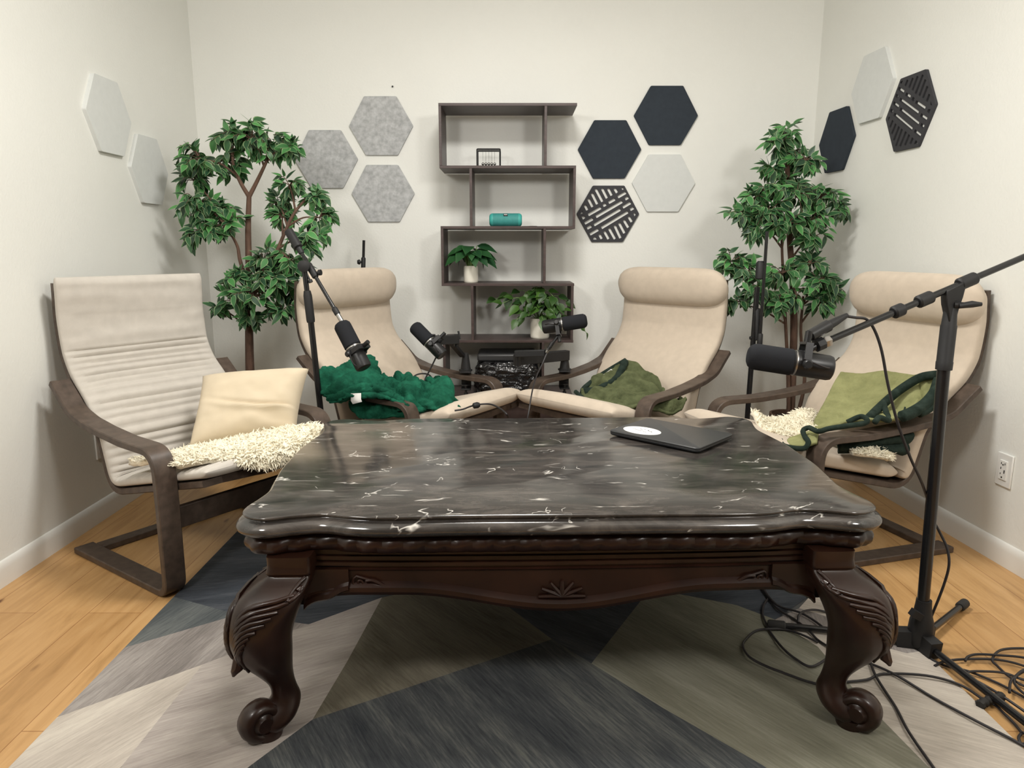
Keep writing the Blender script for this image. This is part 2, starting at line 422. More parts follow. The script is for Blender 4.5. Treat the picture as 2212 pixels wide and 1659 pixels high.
struct(b.build('ceiling', M['ceil'], smooth=False))
def baseboard(name, p, q, inward):
    p, q = Vector((*p, 0)), Vector((*q, 0)); n = Vector((*inward, 0))
    prof = [(0, 0), (.013, 0), (.013, .058), (.011, .070), (.007, .079), (.003, .084), (0, .085)]
    b = MB(); b.rings([[e+n*o+Vector((0, 0, z)) for o, z in prof] for e in (p, q)])
    return struct(b.build(name, M['base'], sharp=50, org=(0, 0, 0)))
baseboard('baseboard_left', (XL, YF), (XL, YB), (1, 0))
baseboard('baseboard_right', (xr(YF), YF), (xr(YB), YB), (-1, 0))
baseboard('baseboard_back', (XL, YB), (xr(YB), YB), (0, -1))

# ------------------------------------------------------------------ lights: a ceiling lamp over the table and a studio lamp at each side
def lamp(name, loc, w, size, col=(1, .95, .86)):
    l = bpy.data.lights.new(name, 'AREA'); l.shape = 'DISK'; l.size = size; l.energy = w; l.color = col
    o = bpy.data.objects.new(name, l); C.objects.link(o); o.location = loc; return o
def aim(o, p): o.rotation_euler = (Vector(p)-o.location).to_track_quat('-Z', 'Y').to_euler()
lamp('ceiling_lamp', (.0, 2.15, ZC-.02), 45, .55, (1, .97, .92))
aim(lamp('studio_lamp', (-1.25, .25, 2.08), 22, .45, (1, .97, .92)), (-.1, 3.6, 1.3))
aim(lamp('studio_lamp', (1.35, .25, 2.08), 22, .45, (1, .97, .92)), (.2, 3.6, 1.3))
w = bpy.data.worlds.new('world'); bpy.context.scene.world = w; w.use_nodes = True
w.node_tree.nodes['Background'].inputs[0].default_value = (.9, .92, 1, 1); w.node_tree.nodes['Background'].inputs[1].default_value = .3

# ------------------------------------------------------------------ rug
def rug():
    x0, x1, y0, y1, h = -1.095, 1.155, .75, 2.86, .008
    b = MB()
    mats = ['rug_edge', 'rug_navy_left', 'rug_slate', 'rug_taupe', 'rug_cream', 'rug_pink', 'rug_khaki', 'rug_navy_front', 'rug_dark', 'rug_sage', 'rug_light']
    b.add([(x0, y0, .0005), (x1, y0, .0005), (x1, y1, .0005), (x0, y1, .0005), (x0, y0, h), (x1, y0, h), (x1, y1, h), (x0, y1, h)],
          [(0, 3, 2, 1), (0, 1, 5, 4), (1, 2, 6, 5), (2, 3, 7, 6), (3, 0, 4, 7)], 0)
    def P(mi, pts): b.add([(x, y, h) for x, y in pts], [tuple(range(len(pts)))], mi)
    A = (x0, 2.144); B = (-.845, 2.03); Cc = (-.61, 1.972); D = (-.42, 2.14); Ee = (x0, 1.845); F = (x0, 1.54); G = (-.478, 1.532); H = (.115, 1.889)
    K = (-.341, 2.176); Lq = (-.033, 2.111); Q = (.216, 1.767); S = (.42, 2.132); T = (.546, 2.162); U = (.709, 2.09); V = (.80, 2.0); Wd = (.982, 2.167)
    P(1, [A, B, Cc, D, K, (-.2, 2.45), (-.2, y1), (x0, y1)])
    P(2, [A, Ee, B])
    P(3, [Ee, F, (-.839, 1.762), Cc, B])
    P(4, [F, (x0, y0), (-.87, y0), (-.851, 1.38), (-.839, 1.762)])
    P(5, [(-.839, 1.762), (-.851, 1.38), (-.87, y0), (-1.0, y0), (-.80, 1.05), (-.57, 1.379), G, (-.45, 1.778), D, Cc][:3]+[(-.87, y0), (-.93, y0), (-.57, 1.379), G, (-.45, 1.778), D, Cc])
    P(6, [D, (-.45, 1.778), G, H, Lq, K])
    P(7, [G, (-.57, 1.379), (-.93, y0), (1.0, y0), (.547, 1.379), (.373, 1.573), Q, H])
    P(8, [H, Q, S, T, (.46, 2.5), (.3, y1), (-.2, y1), (-.2, 2.45), K, Lq])
    P(9, [Q, (.373, 1.573), (.547, 1.379), (1.0, y0), (1.06, y0), (.906, 1.379), (.878, 1.6), (.866, 1.85), V, U, T, S])
    P(1, [T, U, V, Wd, (1.10, 2.29), (x1, 2.34), (x1, y1), (.3, y1), (.46, 2.5)])
    P(10, [V, (.866, 1.85), (.878, 1.6), (.906, 1.379), (1.06, y0), (x1, y0), (x1, 1.83), (1.10, 1.816), (1.02, 1.87)])
    P(3, [V, (1.02, 1.87), (1.10, 1.816), (x1, 1.83), (x1, 1.965), (1.06, 1.94), (.90, 2.07)])
    P(10, [(.90, 2.07), (1.06, 1.94), (x1, 1.965), (x1, 2.34), (1.10, 2.29), Wd])
    o = b.build('area_rug', [M[m] for m in mats], smooth=False, recalc=False, org=(0.03, 1.8, 0))
    tag(o, 'large rug of navy, taupe, cream and olive angular shapes under the coffee table', 'rug')
rug()

# ------------------------------------------------------------------ armchairs
KX = 1.04
def strip(path, x0, x1, t):
    """bent laminated strip: path of (s,z) centre line -> local (x, -s, z)"""
    rs = []
    for i, p in enumerate(path):
        d = (path[min(i+1, len(path)-1)]-path[max(i-1, 0)]).normalized()
        n = Vector((-d.y, d.x))
        a, c = p+n*t/2, p-n*t/2
        e = .003
        rs.append([(x0+e, -a.x, a.y), (x1-e, -a.x, a.y), (x1, -(p+n*(t/2-e)).x, (p+n*(t/2-e)).y), (x1, -(p-n*(t/2-e)).x, (p-n*(t/2-e)).y),
                   (x1-e, -c.x, c.y), (x0+e, -c.x, c.y), (x0, -(p-n*(t/2-e)).x, (p-n*(t/2-e)).y), (x0, -(p+n*(t/2-e)).x, (p+n*(t/2-e)).y)])
    return rs
ARM = [Vector((p.x, p.y)) for p in fillet([(.63, .0125, 0), (.012, .0125, 0), (.009, .30, 0), (.012, .487, 0), (.22, .490, 0), (.36, .503, 0), (.47, .519, 0), (.562, .546, 0), (.668, .640, 0)], [.05, .3, .075, .4, .4, .3, .12], 8)]
SEAT = fillet([(-.135, .398, 0), (.463, .250, 0), (.522, .460, 0)], [.085], 10)[:-1]
SEAT = [Vector((p.x, p.y)) for p in SEAT]+[Vector((p.x, p.y)) for p in catmull([(.522, .46, 0), (.588, .55, 0), (.676, .632, 0), (.722, .705, 0), (.738, .762, 0), (.747, .865, 0), (.741, .935, 0), (.737, .99, 0)], 5)]
SEAT = [Vector((p.x, p.y)) for p in resample([Vector((p.x, p.y, 0)) for p in SEAT], .018)]
def normals(path):
    out = []
    for i, p in enumerate(path):
        d = (path[min(i+1, len(path)-1)]-path[max(i-1, 0)]).normalized(); out.append(Vector((-d.y, d.x)))
    return out
def cushion(path, off, th, hw, ripple=None, n=14, endround=.05, puff=0, bulge=None, seed=0):
    """soft pad swept along the side profile"""
    nn = normals(path); L = [0]
    for a, c in zip(path[:-1], path[1:]): L.append(L[-1]+(c-a).length)
    tot = L[-1]; rs = []
    for i, (p, q) in enumerate(zip(path, nn)):
        e = min(L[i], tot-L[i])
        k = math.sqrt(max(0.0, 1-(1-min(1, e/endround))**2)) if e < endround else 1
        k = max(k, .12)
        t = th*k
        if bulge: t *= bulge(L[i]/tot)
        mid = p+q*(off+th*.5)
        ring = []
        m = 40
        for j in range(m):
            an = 2*PI*j/m
            ca, sa = math.cos(an), math.sin(an)
            ex = .28
            X = hw*(abs(ca)**ex)*(1 if ca >= 0 else -1)*(1-.02*(1-k))
            Z = t/2*(abs(sa)**.55)*(1 if sa >= 0 else -1)
            if sa > 0:
                prof = (1-(abs(X)/hw)**4)
                Z += puff*prof*k
                if ripple: Z += ripple(L[i], X, hw)*max(0, 1-(abs(X)/hw)**8)
                Z += .004*nz((X*5, L[i]*5, seed), 1.0)
            c = mid+q*Z
            ring.append((X, -c.x, c.y))
        rs.append(ring)
    return rs
def make_chair(label, loc, ang, quilted, zs, fabric_label=None):
    t = thing('armchair', label, 'armchair', loc, ang-PI/2, 'bentwood armchairs around the coffee table', (1, 1, zs))
    A0, A1 = .274*KX, .342*KX
    S0, S1 = .205*KX, .270*KX
    for sg in (1, -1):
        x0, x1 = (A0, A1) if sg > 0 else (-A1, -A0)
        MB().rings(strip(ARM, x0, x1, .024)).build('arm_frame', M['walnut'], t, world=False, sharp=30)
        x0, x1 = (S0, S1) if sg > 0 else (-S1, -S0)
        MB().rings(strip(SEAT, x0, x1, .022)).build('seat_frame', M['walnut'], t, world=False, sharp=30)
    MB().box((0, -.585, .0125), (2*A0, .055, .023)).build('floor_rail', M['walnut'], t, world=False, bevel=.003)
    MB().box((0, -.05, .247), (2*A0, .022, .074)).build('front_rail', M['walnut'], t, world=False, bevel=.003)
    # seat cross rail at the front with its shallow curve, and the top back rail
    b = MB(); rows = []
    for i in range(21):
        x = -S0+2*S0*i/20; dip = .010*math.cos(PI*x/(2*S0))
        rows.append([(x, .128+e, .398+z-dip) for e, z in ((.0, -.014), (.0, .012), (-.06, .026), (-.06, 0))])
    b.rings(rows).build('seat_cross_rail', M['walnut'], t, world=False)
    MB().box((0, -.744, .955), (2*S0, .018, .06)).build('top_rail', M['walnut'], t, world=False, bevel=.003)
    hw = (.275 if quilted else .290)*KX
    # webbing under the pad
    i0 = 2; i1 = len(SEAT)-5
    MB().grid([[(x, -p.x, p.y) for x in (-S0, 0, S0)] for p in SEAT[i0:i1]]).build('seat_sling', M['seatbase'], t, world=False, solid=.004, recalc=False)
    ext = [Vector((-.172, .412)), Vector((-.154, .405))]
    if quilted:
        path = [Vector((p.x, p.y)) for p in resample([Vector((p.x, p.y, 0)) for p in ext+SEAT], .0055)]
        top = Vector((.737, 1.0)); path += [top+Vector((0, .004*i)) for i in range(1, 4)]
        tot = sum((c-a).length for a, c in zip(path[:-1], path[1:]))
        def rip(s, X, hw):
            u = tot-s
            if u < .30:
                w = .010*nz((X*7+u*5, u*20-X*3, 3.3), 1.0)+.004*math.sin(u*40+X*6)*max(0, (u-.18)/.12)
                return w-(.012*math.exp(-((u-.285)/.008)**2))
            ph = (u-.285)/.0315
            return -.012+.016*abs(math.sin(PI*ph))**.6+.002*nz((X*9, u*9, 1.0), 1.0)
        MB().rings(cushion(path, .012, .040, hw, rip, endround=.03, puff=.004)).build('cushion', M['beigegrey'], t, world=False, sharp=80)
    else:
        cut = next(i for i, p in enumerate(SEAT) if p.x > .40)
        back = SEAT[cut+1:]
        back = [Vector((p.x, p.y)) for p in resample([Vector((p.x, p.y, 0)) for p in back], .012)]
        MB().rings(cushion(back, .011, .062, hw, None, endround=.04, puff=.008, seed=loc[0])).build('back_cushion', M['beige'], t, world=False, sharp=80)
        seat = ext+[p for p in SEAT[:cut+1] if p.x < .425]
        seat = [Vector((p.x, p.y)) for p in resample([Vector((p.x, p.y, 0)) for p in seat], .012)]
        MB().rings(cushion(seat, .012, .075, hw*.94, None, endround=.05, puff=.010, seed=loc[1], bulge=lambda u: 1.0-.18*u)).build('seat_cushion', M['beige'], t, world=False, sharp=80)
        # roll headrest
        rs = []
        for i in range(33):
            u = -1+2*i/32; x = u*.305*KX
            k = (1-abs(u)**7)**.5 if abs(u) < 1 else 0
            k = max(k, .25); ring = []
            for j in range(28):
                an = 2*PI*j/28
                ring.append((x, -.672+.058*k*math.cos(an), .950+.098*k*(abs(math.sin(an))**.8)*(1 if math.sin(an) > 0 else -1)+.012*math.cos(an)))
            rs.append(ring)
        MB().rings(rs).build('headrest_pillow', M['beige'], t, world=False, sharp=80)
    return t
CH1 = ((-.905, 2.42, 0), R_(-35.1)); CH2 = ((-.232, 3.175, 0), R_(-33)); CH3 = ((.325, 3.19, 0), R_(-135.4)); CH4 = ((.938, 2.66, 0), R_(-163.5))
make_chair('light grey quilted bentwood armchair by the left wall holding a cream pillow', *CH1, True, 1.0)
make_chair('beige bentwood armchair with headrest roll and emerald green blanket over its arm', *CH2, False, .972)
make_chair('beige bentwood armchair with headrest roll and dark-trimmed olive blanket, right of the shelf', *CH3, False, .972)
make_chair('beige bentwood armchair with headrest roll by the right wall, with moss green blanket', *CH4, False, .975)
def on_chair(ch, x, s, z):
    (X, Y, _), a = ch; c, sn = math.cos(a), math.sin(a)
    return Vector((X+sn*x-c*s, Y-c*x-sn*s, z))

# ------------------------------------------------------------------ coffee table
def coffee_table():
    t = thing('coffee_table', 'dark carved wood coffee table with cabriole legs and black veined marble top', 'coffee table', (.105, 1.985, 0), R_(1.6))
    hw, hd = .733, .463
    q = [(0, -hd), (.22, -hd+.001), (.40, -hd-.002), (.475, -hd+.006), (.545, -hd+.024), (.61, -hd+.014), (.665, -hd-.002), (.705, -hd+.010), (.728, -hd+.036), (.731, -hd+.075), (.720, -hd+.125), (.712, -hd+.185), (.722, -hd+.265), (.733, -.10), (.734, 0)]
    out = q+[(x, -y) for x, y in reversed(q[:-1])]
    out += [(-x, y) for x, y in reversed(out[1:-1])]
    ol = catmull([(x, y, 0) for x, y in out], 8, True)
    ol = resample(ol+[ol[0]], .012)[:-1]
    n = len(ol); nor = []
    for i in range(n):
        d = (ol[(i+1) % n]-ol[i-1]).normalized(); nor.append(Vector((d.y, -d.x, 0)))
    def ring(o, z, f=None): return [ol[i]+nor[i]*(o+(f(i) if f else 0))+Vector((0, 0, z)) for i in range(n)]
    # marble
    prof = [(-.004, .530), (-.0005, .5285), (.001, .526), (-.001, .522), (-.005, .5195), (-.004, .517), (.002, .515), (.009, .511), (.0145, .505), (.017, .499), (.016, .492), (.011, .486), (.004, .4825), (-.05, .482)]
    b = MB(); b.rings([ring(o, z) for o, z in prof], caps=True)
    top = b.build('marble_top', M['marble'], t, world=False, sharp=60)
    # wood rim with slanted gadroon carving
    b = MB(); rs = []
    acc = [0]
    for i in range(1, n): acc.append(acc[-1]+(ol[i]-ol[i-1]).length)
    def gad(ph, amp):
        return lambda i: amp*(abs(math.sin(PI*(acc[i]+ph)/.052)) - .5)
    for k in range(11):
        a = -PI/2+PI*k/10
        o = -.022+.020*math.cos(a); z = .456-.022*math.sin(a)
        rs.append(ring(o, z, gad(.03*k/10, .010*math.cos(a))))
    b.rings([ring(-.07, .4815), ring(-.016, .4815), ring(-.016, .478)]+rs+[ring(-.050, .433), ring(-.09, .433)], caps=True)
    b.build('carved_rim', M['mahog'], t, world=False, sharp=30)
    # fluted frieze & apron on four sides
    def side(p, d, L, nrm, name, drop):
        """p: centre of the side, d: along, nrm: outwards"""
        d, nrm, p = Vector(d), Vector(nrm), Vector(p); K = 60
        b = MB(); rs = []
        for i in range(K+1):
            u = -1+2*i/K; x = u*L
            au = abs(u)
            zb = .324-(drop*(math.cos(PI*min(1, au/.62))+1)/2 if au < .62 else 0)-.016*max(0, (au-.8)/.2)**2
            bow = .012*(1-au**2)
            prof = [(.0, .436), (.0, .424), (-.006, .422), (-.006, .419), (0, .417), (0, .409), (-.006, .407), (-.006, .404), (0, .402), (0, .394), (-.006, .391), (-.006, .388), (.002, .385), (-.004, .380), (-.004, zb+.030), (.002, zb+.026), (.010, zb+.020), (.012, zb+.010), (.009, zb+.002), (0, zb), (-.022, zb), (-.022, .436)]
            rs.append([p+d*x+nrm*(o+bow)+Vector((0, 0, z)) for o, z in prof])
        b.rings(rs)
        o = b.build(name, M['mahog'], t, world=False, sharp=28)
        # carved scrolls and the shell in the middle
        so = sub(o, {'_inv': t['_inv']})
        for sg in (-1, 1):
            b = MB()
            c0 = p+d*(sg*L*.80)+nrm*.004+Vector((0, 0, .352))
            sp = [c0+d*(sg*r*math.cos(a))+Vector((0, 0, r*math.sin(a))) for r, a in [(.002+.0010*k, k*.5) for k in range(16)]]
            w = [c0+d*(-sg*(.016+.012*k))+Vector((0, 0, .006-.0028*k+.004*math.sin(k*1.2)))+nrm*.003 for k in range(13)]
            b.tube(sp+w[1:4], .0035, 6)
            b.tube(catmull(w, 3), [.006-.004*abs(i/37-.4) for i in range(37)], 6)
            b.build('carved_scroll', M['mahog'], so, world=False)
        b = MB()
        for k in range(7):
            a = PI*(k/6)
            b.tube([p+nrm*.011+Vector((0, 0, .315)), p+nrm*.013+d*(.055*math.cos(a))+Vector((0, 0, .315+.04*math.sin(a)))], [.007, .004], 6)
        b.build('carved_shell', M['mahog'], so, world=False)
    lx, ly = .621, .422
    side((0, -.418, 0), (1, 0, 0), lx-.03, (0, -1, 0), 'apron', .044)
    side((0, .418, 0), (-1, 0, 0), lx-.03, (0, 1, 0), 'apron', .044)
    side((.645, 0, 0), (0, 1, 0), ly-.04, (1, 0, 0), 'apron', .03)
    side((-.645, 0, 0), (0, -1, 0), ly-.04, (-1, 0, 0), 'apron', .03)
    for sx in (-1, 1):
        for sy in (-1, 1):
            prof = [(.437, .050, -.050, .2), (.415, .050, -.050, .2), (.398, .053, -.050, .22), (.392, .050, -.048, .22), (.384, .060, -.048, .3), (.365, .092, -.042, .45), (.340, .116, -.030, .6), (.310, .128, -.018, .75), (.28, .133, -.008, .85), (.25, .132, -.002, .9), (.22, .122, .000, .9), (.19, .105, .003, .9), (.16, .084, .006, .9), (.13, .066, .006, .9), (.105, .060, .002, .9), (.085, .064, -.004, .9), (.065, .078, -.004, .9), (.045, .090, .004, .9), (.028, .090, .022, .9), (.02, .085, .03, .9)]
            PF = catmull([(z, (o+i)/2, (o-i)/2) for z, o, i, e in prof], 3); E = catmull([(e, 0, 0) for *_, e in prof], 3)
            def surf(z, an, lift=0):
                """point of the leg surface at height z, angle an measured from the outward diagonal"""
                k = min(range(len(PF)), key=lambda q: abs(PF[q].x-z)); v = PF[k]; ex = max(.25, E[k].x)
                ca, sa = math.cos(an+PI/4), math.sin(an+PI/4)
                X = v.z*abs(ca)**ex*(1 if ca > 0 else -1)*(1+lift/v.z); Yv = v.z*abs(sa)**ex*(1 if sa > 0 else -1)*(1+lift/v.z)
                return Vector((sx*(lx+v.y+X), sy*(ly+v.y+Yv), z))
            b = MB()
            b.rings([[surf(v.x, 2*PI*j/28) for j in range(28)] for v in PF])
            # scroll foot
            c = Vector((sx*(lx+.077), sy*(ly+.077), .052)); ax = Vector((sx, -sy, 0)).normalized()
            pr = [(0, .010), (.0, .017), (.006, .021), (.008, .024), (.004, .029), (.004, .037), (.012, .046), (.030, .049), (.048, .046), (.056, .037), (.056, .029), (.052, .024), (.054, .021), (.060, .017), (.060, .010)]
            b.lathe(pr, c-ax*.03, c+ax*.03, 28)
            b.lathe([(0, .030), (.012, .034), (.03, .032)], Vector((c.x-sx*.012, c.y-sy*.012, .0)), Vector((c.x-sx*.012, c.y-sy*.012, .03)), 24)
            lg = b.build('leg', M['mahog'], t, world=False, sharp=45)
            # acanthus fronds on both outer faces of the knee, the bracket joining leg and apron, and the carved nub
            for face in (-1, 1):
                b = MB()
                for k in range(9):
                    z0 = .368-.013*k; pts = []
                    for j in range(10):
                        u = j/9
                        zz = z0-.030*u-.045*u*u; an = face*R_(72-5*k)*(1-u)+face*R_(10)*u-face*R_(14)*math.sin(PI*u)*(1-k/9)
                        pts.append(surf(zz, an, .001))
                    b.tube(pts, [.0035+.0035*math.sin(PI*min(1, j/9+.08)) for j in range(10)], 6)
                sc = [surf(.372+r*math.sin(a), face*(R_(70)+r*14*math.cos(a)), .002) for r, a in [(.003+.0012*k, 2.4-k*.45) for k in range(16)]]
                b.tube(sc, .0045, 6)
                b.build('leg_carving', M['mahog'], sub(lg, t), world=False, sharp=60)
                al = Vector((-sx, 0, 0)) if face*sx*sy > 0 else Vector((0, -sy, 0))
                if abs(al.x) > 0: pl = Vector((0, sy*(ly+.006), 0)); a0 = lx
                else: pl = Vector((sx*(lx+.008), 0, 0)); a0 = ly
                nr = pl.normalized(); base = pl-al*a0
                rs = []
                for k in range(13):
                    u = k/12; zb = .288+.042*u**.6+.006*math.sin(u*9)*u; th = .034-.010*u
                    if k == 12: zb = .335
                    c = base+al*(.02+.105*u)
                    rs.append([c+nr*0+Vector((0, 0, .388)), c+nr*.0+Vector((0, 0, zb+.022)), c+nr*.007+Vector((0, 0, zb+.016)), c+nr*.010+Vector((0, 0, zb+.006)), c+nr*.002+Vector((0, 0, zb)), c-nr*th+Vector((0, 0, zb)), c-nr*th+Vector((0, 0, .388))])
                MB().rings(rs).build('leg_bracket', M['mahog'], sub(lg, t), world=False, sharp=30)
            dg = Vector((sx, sy, 0)).normalized()
            nb = surf(.205, 0)
            MB().tube([nb+Vector((0, 0, .05))-dg*.004, nb+Vector((0, 0, .02))+dg*.002, nb+dg*.008, nb+dg*.016+Vector((0, 0, -.008)), nb+dg*.018+Vector((0, 0, -.016))], [.006, .013, .013, .008, .003], 8).build('carved_nub', M['mahog'], sub(lg, t), world=False)
    return t
TBL = coffee_table()

# ------------------------------------------------------------------ laptop
def laptop():
    L = Vector((.307, 2.205, 0)); F = Vector((.538, 1.993, 0)); R = Vector((.700, 2.153, 0))
    ex = (F-L).normalized(); ey = Vector((-ex.y, ex.x, 0)); w = (F-L).length; d = (R-F).dot(ey)
    c = L+ex*w/2+ey*d/2
    t = thing('laptop', 'closed black laptop with a white oval sticker lying on the marble table', 'laptop', (c.x, c.y, .5305), math.atan2(ex.y, ex.x))
    def rr(hw, hd, r, n=6):
        pts = []
        for cx, cy, a0 in ((hw-r, hd-r, 0), (-hw+r, hd-r, PI/2), (-hw+r, -hd+r, PI), (hw-r, -hd+r, 3*PI/2)):
            for k in range(n+1): pts.append((cx+r*math.cos(a0+PI/2*k/n), cy+r*math.sin(a0+PI/2*k/n)))
        return pts
    def slab(z):
        return z
    b = MB(); b.rings([[(x, y, z) for x, y in rr(w/2+o, d/2+o, .014)] for o, z in ((-.006, .002), (-.001, .005), (0, .009), (-.001, .0105))])
    b.build('base', M['laptopedge'], t, world=False)
    b = MB(); b.rings([[(x, y, z) for x, y in rr(w/2+o, d/2+o, .014)] for o, z in ((-.001, .011), (0, .0125), (0, .0165), (-.0015, .018))])
    lid = b.build('lid', M['laptop'], t, world=False)
    ls = sub(lid, t)
    b = MB()
    el = [(.064*math.cos(2*PI*k/48), .044*math.sin(2*PI*k/48)) for k in range(48)]
    cx, cy = -w/2+.082, -d/2+.066
    b.rings([[(x*s+cx, y*s+cy, z) for x, y in el] for s, z in ((1, .0179), (1, .0184))])
    b.build('sticker', M['label'], ls, world=False)
    b = MB()
    def scr(pts, r=.0006): b.tube([(x+cx, y+cy, .0187) for x, y in pts], r, 5)
    scr([(-.018, .022), (-.013, .012), (-.004, .006), (.002, .006)]); scr([(.0, .017), (.002, .016)], .0012)
    scr([(.014, .010), (.018, .008), (.030, .006), (.034, .004)]); scr([(.016, .014), (.017, .010)], .0012)
    scr([(-.036, .004), (-.032, .0), (-.028, .003), (-.022, -.002), (-.016, -.001)]); scr([(-.014, -.004), (-.004, -.007), (.004, -.008)]); scr([(.008, -.009), (.014, -.011), (.022, -.011)])
    scr([(.030, .002), (.036, .001)])
    b.build('sticker_writing', M['ink'], ls, world=False)
laptop()

# ------------------------------------------------------------------ bookshelf
SY0, SY1 = 3.79, 4.068
def shelf():
    t = thing('bookshelf', 'tall dark brown zigzag bookshelf standing against the back wall', 'bookshelf', (0, SY0, 0))
    th = .0135
    Z = {1: 1.83, 2: 1.528, 3: 1.226, 4: .932, 5: .632, 6: .335}
    X0, X1 = -.370, .327
    ym, dp = (SY0+SY1)/2, SY1-SY0
    for k, z in Z.items():
        MB().box(((X0+X1)/2, ym, z-th/2), (X1-X0, dp, th)).build('shelf_board', M['shelfwood'], t, bevel=.001)
    def up(x, za, zb): MB().box((x, ym, (za+zb)/2), (th, dp, za-zb)).build('upright', M['shelfwood'], t, bevel=.001)
    for k, (a, c) in {1: (X0+th/2, .170), 2: (-.211, X1-th/2), 3: (X0+th/2, .170), 4: (-.210, X1-th/2-.002), 5: (X0+th/2, .166)}.items():
        for x in (a, c): up(x, Z[k]-th, Z[k+1])
    # plinth below the bottom board
    up(X0+th/2+.02, Z[6]-th, 0); up(X1-th/2-.02, Z[6]-th, 0)
    MB().box(((X0+X1)/2, SY0+.02, (Z[6]-th)/2), (X1-X0-.07, .013, Z[6]-th-.0)).build('plinth', M['shelfwood'], t)
    return Z
SZ = shelf()

# pendulum toy
def toy():
    a = at(1030, 357, 3.93); c = at(1082, 357, 3.93); x0, x1 = a.x, c.x; z = SZ[2]+.0005; h = .092; y0, y1 = 3.885, 3.965
    t = thing('pendulum_toy', 'small dark ball pendulum toy on the second board of the bookshelf', 'desk toy', ((x0+x1)/2, (y0+y1)/2, z))
    b = MB().box(((x0+x1)/2, (y0+y1)/2, z+.005), (x1-x0, y1-y0, .010)); b.build('base', M['blackmat'], t, bevel=.001)
    b = MB()
    for y in (y0+.004, y1-.004):
        b.tube(fillet([(x0+.004, y, z+.01), (x0+.004, y, z+h), (x1-.004, y, z+h), (x1-.004, y, z+.01)], .004, 4), .0042, 8)
    b.build('frame', M['black'], t)
    for k in range(5):
        cx = (x0+x1)/2+(k-2)*.0155
        bb = MB(); pr = [(.0075-.0075*math.cos(PI*i/10), .0075*math.sin(PI*i/10)) for i in range(11)]
        cc = Vector((cx, (y0+y1)/2, z+.014)); bb.lathe(pr, cc-Vector((0, 0, .0)), cc+Vector((0, 0, 1)), 14)
        o = bb.build('ball', M['chrome'], t)
        s = MB()
        for y in (y0+.004, y1-.004): s.tube([(cx, (y0+y1)/2, z+.028), (cx, y, z+h)], .0003, 4)
        s.build('string', M['slot'], sub(o, t))
toy()

def speaker():
    z = SZ[3]; a = at(1057, 488, 3.90); c = at(1127.5, 488, 3.90); r = .035; y = 3.92
    t = thing('portable_speaker', 'teal cylindrical portable speaker on the third board of the bookshelf', 'speaker', ((a.x+c.x)/2, y, z))
    L = c.x-a.x
    MB().lathe([(.012, .030), (.014, r), (L-.014, r), (L-.012, .030)], (a.x, y, z+r+.0005), (c.x, y, z+r+.0005), 40).build('body', M['teal'], t)
    for x, sg in ((a.x, 1), (c.x, -1)):
        MB().lathe([(0, .022), (.003, .029), (.009, .033), (.016, .0352), (.019, .0352)], (x, y, z+r+.0005), (x+sg, y, z+r+.0005), 40).build('end_cap', M['tealcap'], t)
    m = (a.x+c.x)/2
    ca = R_(42)
    def bent(x0, x1, a0, a1, rr):
        rows = [[(m+x, y-rr*math.cos(an), z+r+rr*math.sin(an)) for x in (x0, x1)] for an in [a0+(a1-a0)*k/6 for k in range(7)]]
        return rows
    bd = MB().grid(bent(-.011, .011, R_(32), R_(62), r+.0012)).build('badge', M['blackmat'], t, recalc=False, solid=.001)
    b = MB()
    for x in (-.006, 0, .006): b.grid(bent(x-.0022, x+.0022, R_(42), R_(53), r+.0026))
    b.build('badge_mark', M['label'], sub(bd, t), recalc=False, solid=.0006)
    p = [at(1128, 490, 3.93), at(1140, 487.5, 3.93), at(1148, 489, 3.9), at(1160, 486, 3.92), at(1150, 488.5, 3.95), at(1133, 489, 3.94)]
    for q in p: q.z = z+.003
    tag(MB().tube(catmull(p, 5), .0018, 6).build('charging_cable', M['cable']), 'thin dark cable coiled beside the teal speaker on the shelf', 'cable')
speaker()

# ------------------------------------------------------------------ leaves
def leaf(b, base, d, up, L, W, tone, curl=.25, fold=.25, nseg=6):
    d = d.normalized(); s = d.cross(up)
    s = s.normalized() if s.length > 1e-4 else d.orthogonal().normalized()
    u = s.cross(d).normalized()
    o = len(b.v)
    for i in range(nseg+1):
        t = i/nseg
        w = W*.52*(math.sin(PI*t**.74)*(1-.18*t) if 0 < t < 1 else 0)
        c = base+d*(L*t)-u*(curl*L*t*t)
        b.v += [c-s*w+u*fold*w, c-s*w*.5+u*fold*.4*w, c, c+s*w*.5+u*fold*.4*w, c+s*w+u*fold*w]
        b.att += [(tone, 1, 0, 1), (tone, .45, 0, 1), (tone, 0, 0, 1), (tone, .45, 0, 1), (tone, 1, 0, 1)]
    for i in range(nseg):
        for j in range(4): b.f.append((o+i*5+j, o+i*5+j+1, o+(i+1)*5+j+1, o+(i+1)*5+j)); b.m.append(0)
def rnd(): return random.uniform(-1, 1)
def rdir():
    while True:
        v = Vector((rnd(), rnd(), rnd()))
        if .05 < v.length < 1: return v.normalized()

